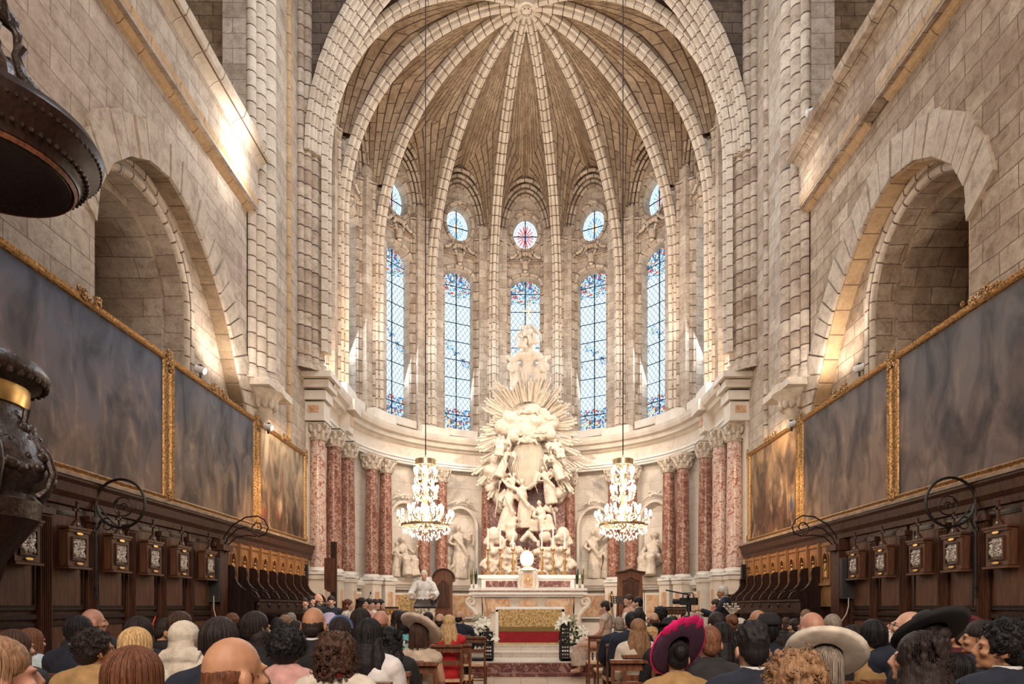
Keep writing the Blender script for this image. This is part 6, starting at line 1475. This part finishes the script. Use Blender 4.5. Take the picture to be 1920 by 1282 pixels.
# priest and cameraman, standing -----------------------------------------------------
def standing(px, top_y, Y, fz, lab, kind, rz, head_yaw=0, pitch=0):
    top = 1.4 - (top_y-1137)*Y/1200; sc = (top-fz)/1.76; X = (px-978)*Y/1200
    t = thing('person', lab, 'person', (X, Y, fz), rz, None, sc); dz = 1.76-1.34; sh = lambda P, m: P
    H = Matrix.Translation((0,0,dz)) @ headM(head_yaw, pitch); Bm = Matrix.Translation((0,0,dz))
    g = MB()
    for p in torso(False, -.006, False) + headp():
        g.M = H if p[-1] == 'H' else Bm
        g.ell(p[1], p[2], 14, 10) if p[0] == 'e' else g.tube(p[1], p[2], 10)
    g.M = None
    if kind == 'priest': arms = [[(s*.19,-.03,1.42),(s*.3,.06,1.2),(s*.24,.26,1.12)] for s in (-1,1)]
    else: arms = [[(-.19,-.03,1.42),(-.28,.1,1.22),(-.14,.36,1.3)],[(.19,-.03,1.42),(.27,.12,1.2),(.1,.4,1.22)]]
    for s, a in zip((-1,1), arms):
        g.tube(a, [.05,.042,.03], 10); d = Vector(a[2])-Vector(a[1])
        for p in hand(s, a[2], (d.x*.5, d.y, d.z*.2), curl=.03): g.tube(p[1], p[2], 8)
        g.tube([(s*.09,0,.95),(s*.1,.01,.5),(s*.1,-.01,.08)], [.085,.06,.04], 10); g.tube([(s*.1,-.03,.05),(s*.1,.06,.045),(s*.1,.15,.03)], [.035,.04,.026], 8)
    ease(g.build('body', skin('p' if kind == 'priest' else 't'), t), .0085, 1)
    g = MB()
    for p in torso(False, .02, False): g.M = Bm; g.ell(p[1], p[2], 14, 10) if p[0] == 'e' else g.tube(p[1], p[2], 10)
    g.M = None
    for a in arms: g.tube(a, [.078,.075,.1] if kind == 'priest' else [.07,.06,.045], 10); g.ell(a[0], .072)
    if kind == 'priest':
        g.tube([(0,0,1.0),(0,0,.6),(0,0,.12)], [.2,.22,.27], 14)
        for k in range(12): a = 2*pi*k/12; g.tube([(.17*cos(a),.15*sin(a),1.1),(.22*cos(a),.2*sin(a),.6),(.27*cos(a),.25*sin(a),.12)], [.03,.035,.04], 6)
    ease(g.build('alb' if kind == 'priest' else 'jacket', cloth('white' if kind == 'priest' else 'navy'), t), .014, 1, .01, .08)
    if kind != 'priest':
        g = MB()
        for s in (-1,1): g.tube([(s*.09,0,1.0),(s*.1,.01,.5),(s*.1,-.01,.1)], [.11,.085,.07], 10)
        ease(g.build('trousers', cloth('navy'), t), .014, 1)
        g = MB(Bm); g.lathe([(.072,0),(.064,.045),(.06,.045),(.066,0)], (0,-.022,1.09), 16); g.build('shirt_collar', cloth('white'), t, True)
    else:
        g = MB(Bm); g.lathe([(.07,0),(.062,.04),(.058,.04),(.064,0)], (0,-.022,1.085), 16); g.build('grey_collar', cloth('char'), t, True)
    g = MB()
    for p in hair_prims('crop'): g.M = H; g.ell(p[1], p[2], 14, 10) if p[0] == 'e' else g.tube(p[1], p[2], 10)
    ease(g.build('hair', hairm('wh'), t), .009, 2)
    g = MB(H)
    for s in (-1,1): g.ell((s*.031,.083,1.215), (.012,.009,.006), 8, 6)
    g.build('eyes', mats_eye, t); return t
standing(795, 1068, 15.1, .505, 'white-haired priest in a white alb standing at the reading desk', 'priest', pi, 8, -14)
standing(1357, 1097, 12.0, .0, 'grey-haired cameraman in a navy suit standing behind a video camera', 'cameraman', R(60), 0, -10)
# video camera on its tripod
t = thing('video_camera', 'black video camera with a long microphone on a tripod', 'video camera', (3.2, 12.25, 0), R(60))
g = MB(); g.box((0,.0,1.5), (.13,.32,.14)); g.tube([(0,.16,1.5),(0,.3,1.5)], [.05,.055], 12); g.build('camera_body', M['black'], t)
g = MB(); g.tube([(-.06,-.05,1.62),(-.1,.42,1.72)], .014, 8); g.build('microphone', M['iron'], t)
g = MB(); g.tube([(0,-.1,1.57),(0,-.08,1.66),(0,.1,1.66),(0,.12,1.57)], .012, 6); g.build('handle', M['black'], t)
g = MB(); g.box((-.12,-.02,1.57), (.1,.02,.08)); g.build('viewfinder', M['iron'], t)
g = MB(); g.cyl((0,0,1.3), .05, .13, 12); g.tube([(0,0,.9),(0,0,1.32)], .02, 8); g.tube([(0,0,1.34),(.12,-.32,1.2)], .009, 6); g.build('tripod_head', M['black'], t)
for k in range(3): a = 2*pi*k/3 + .4; g = MB(); g.tube([(0,0,1.22),(.38*cos(a),.38*sin(a),.01)], [.018,.012], 6); g.build('tripod_leg', M['black'], t)
# empty-looking aisle chairs whose rails show beside the aisle
for (x, y, lab) in ((-.78,10.6,'beech church chair facing the steps on the priest side of the aisle, front row'),(-.86,8.6,'beech church chair in the aisle end, middle of the priest-side rows'),(1.32,11.0,'beech church chair at the front bridal-side aisle end'),(1.3,9.6,'beech church chair second at the bridal-side aisle end'),(1.02,6.1,'beech church chair with pale paper beside it, bridal-side aisle')):
    chair((x, y, 0), 0, lab)
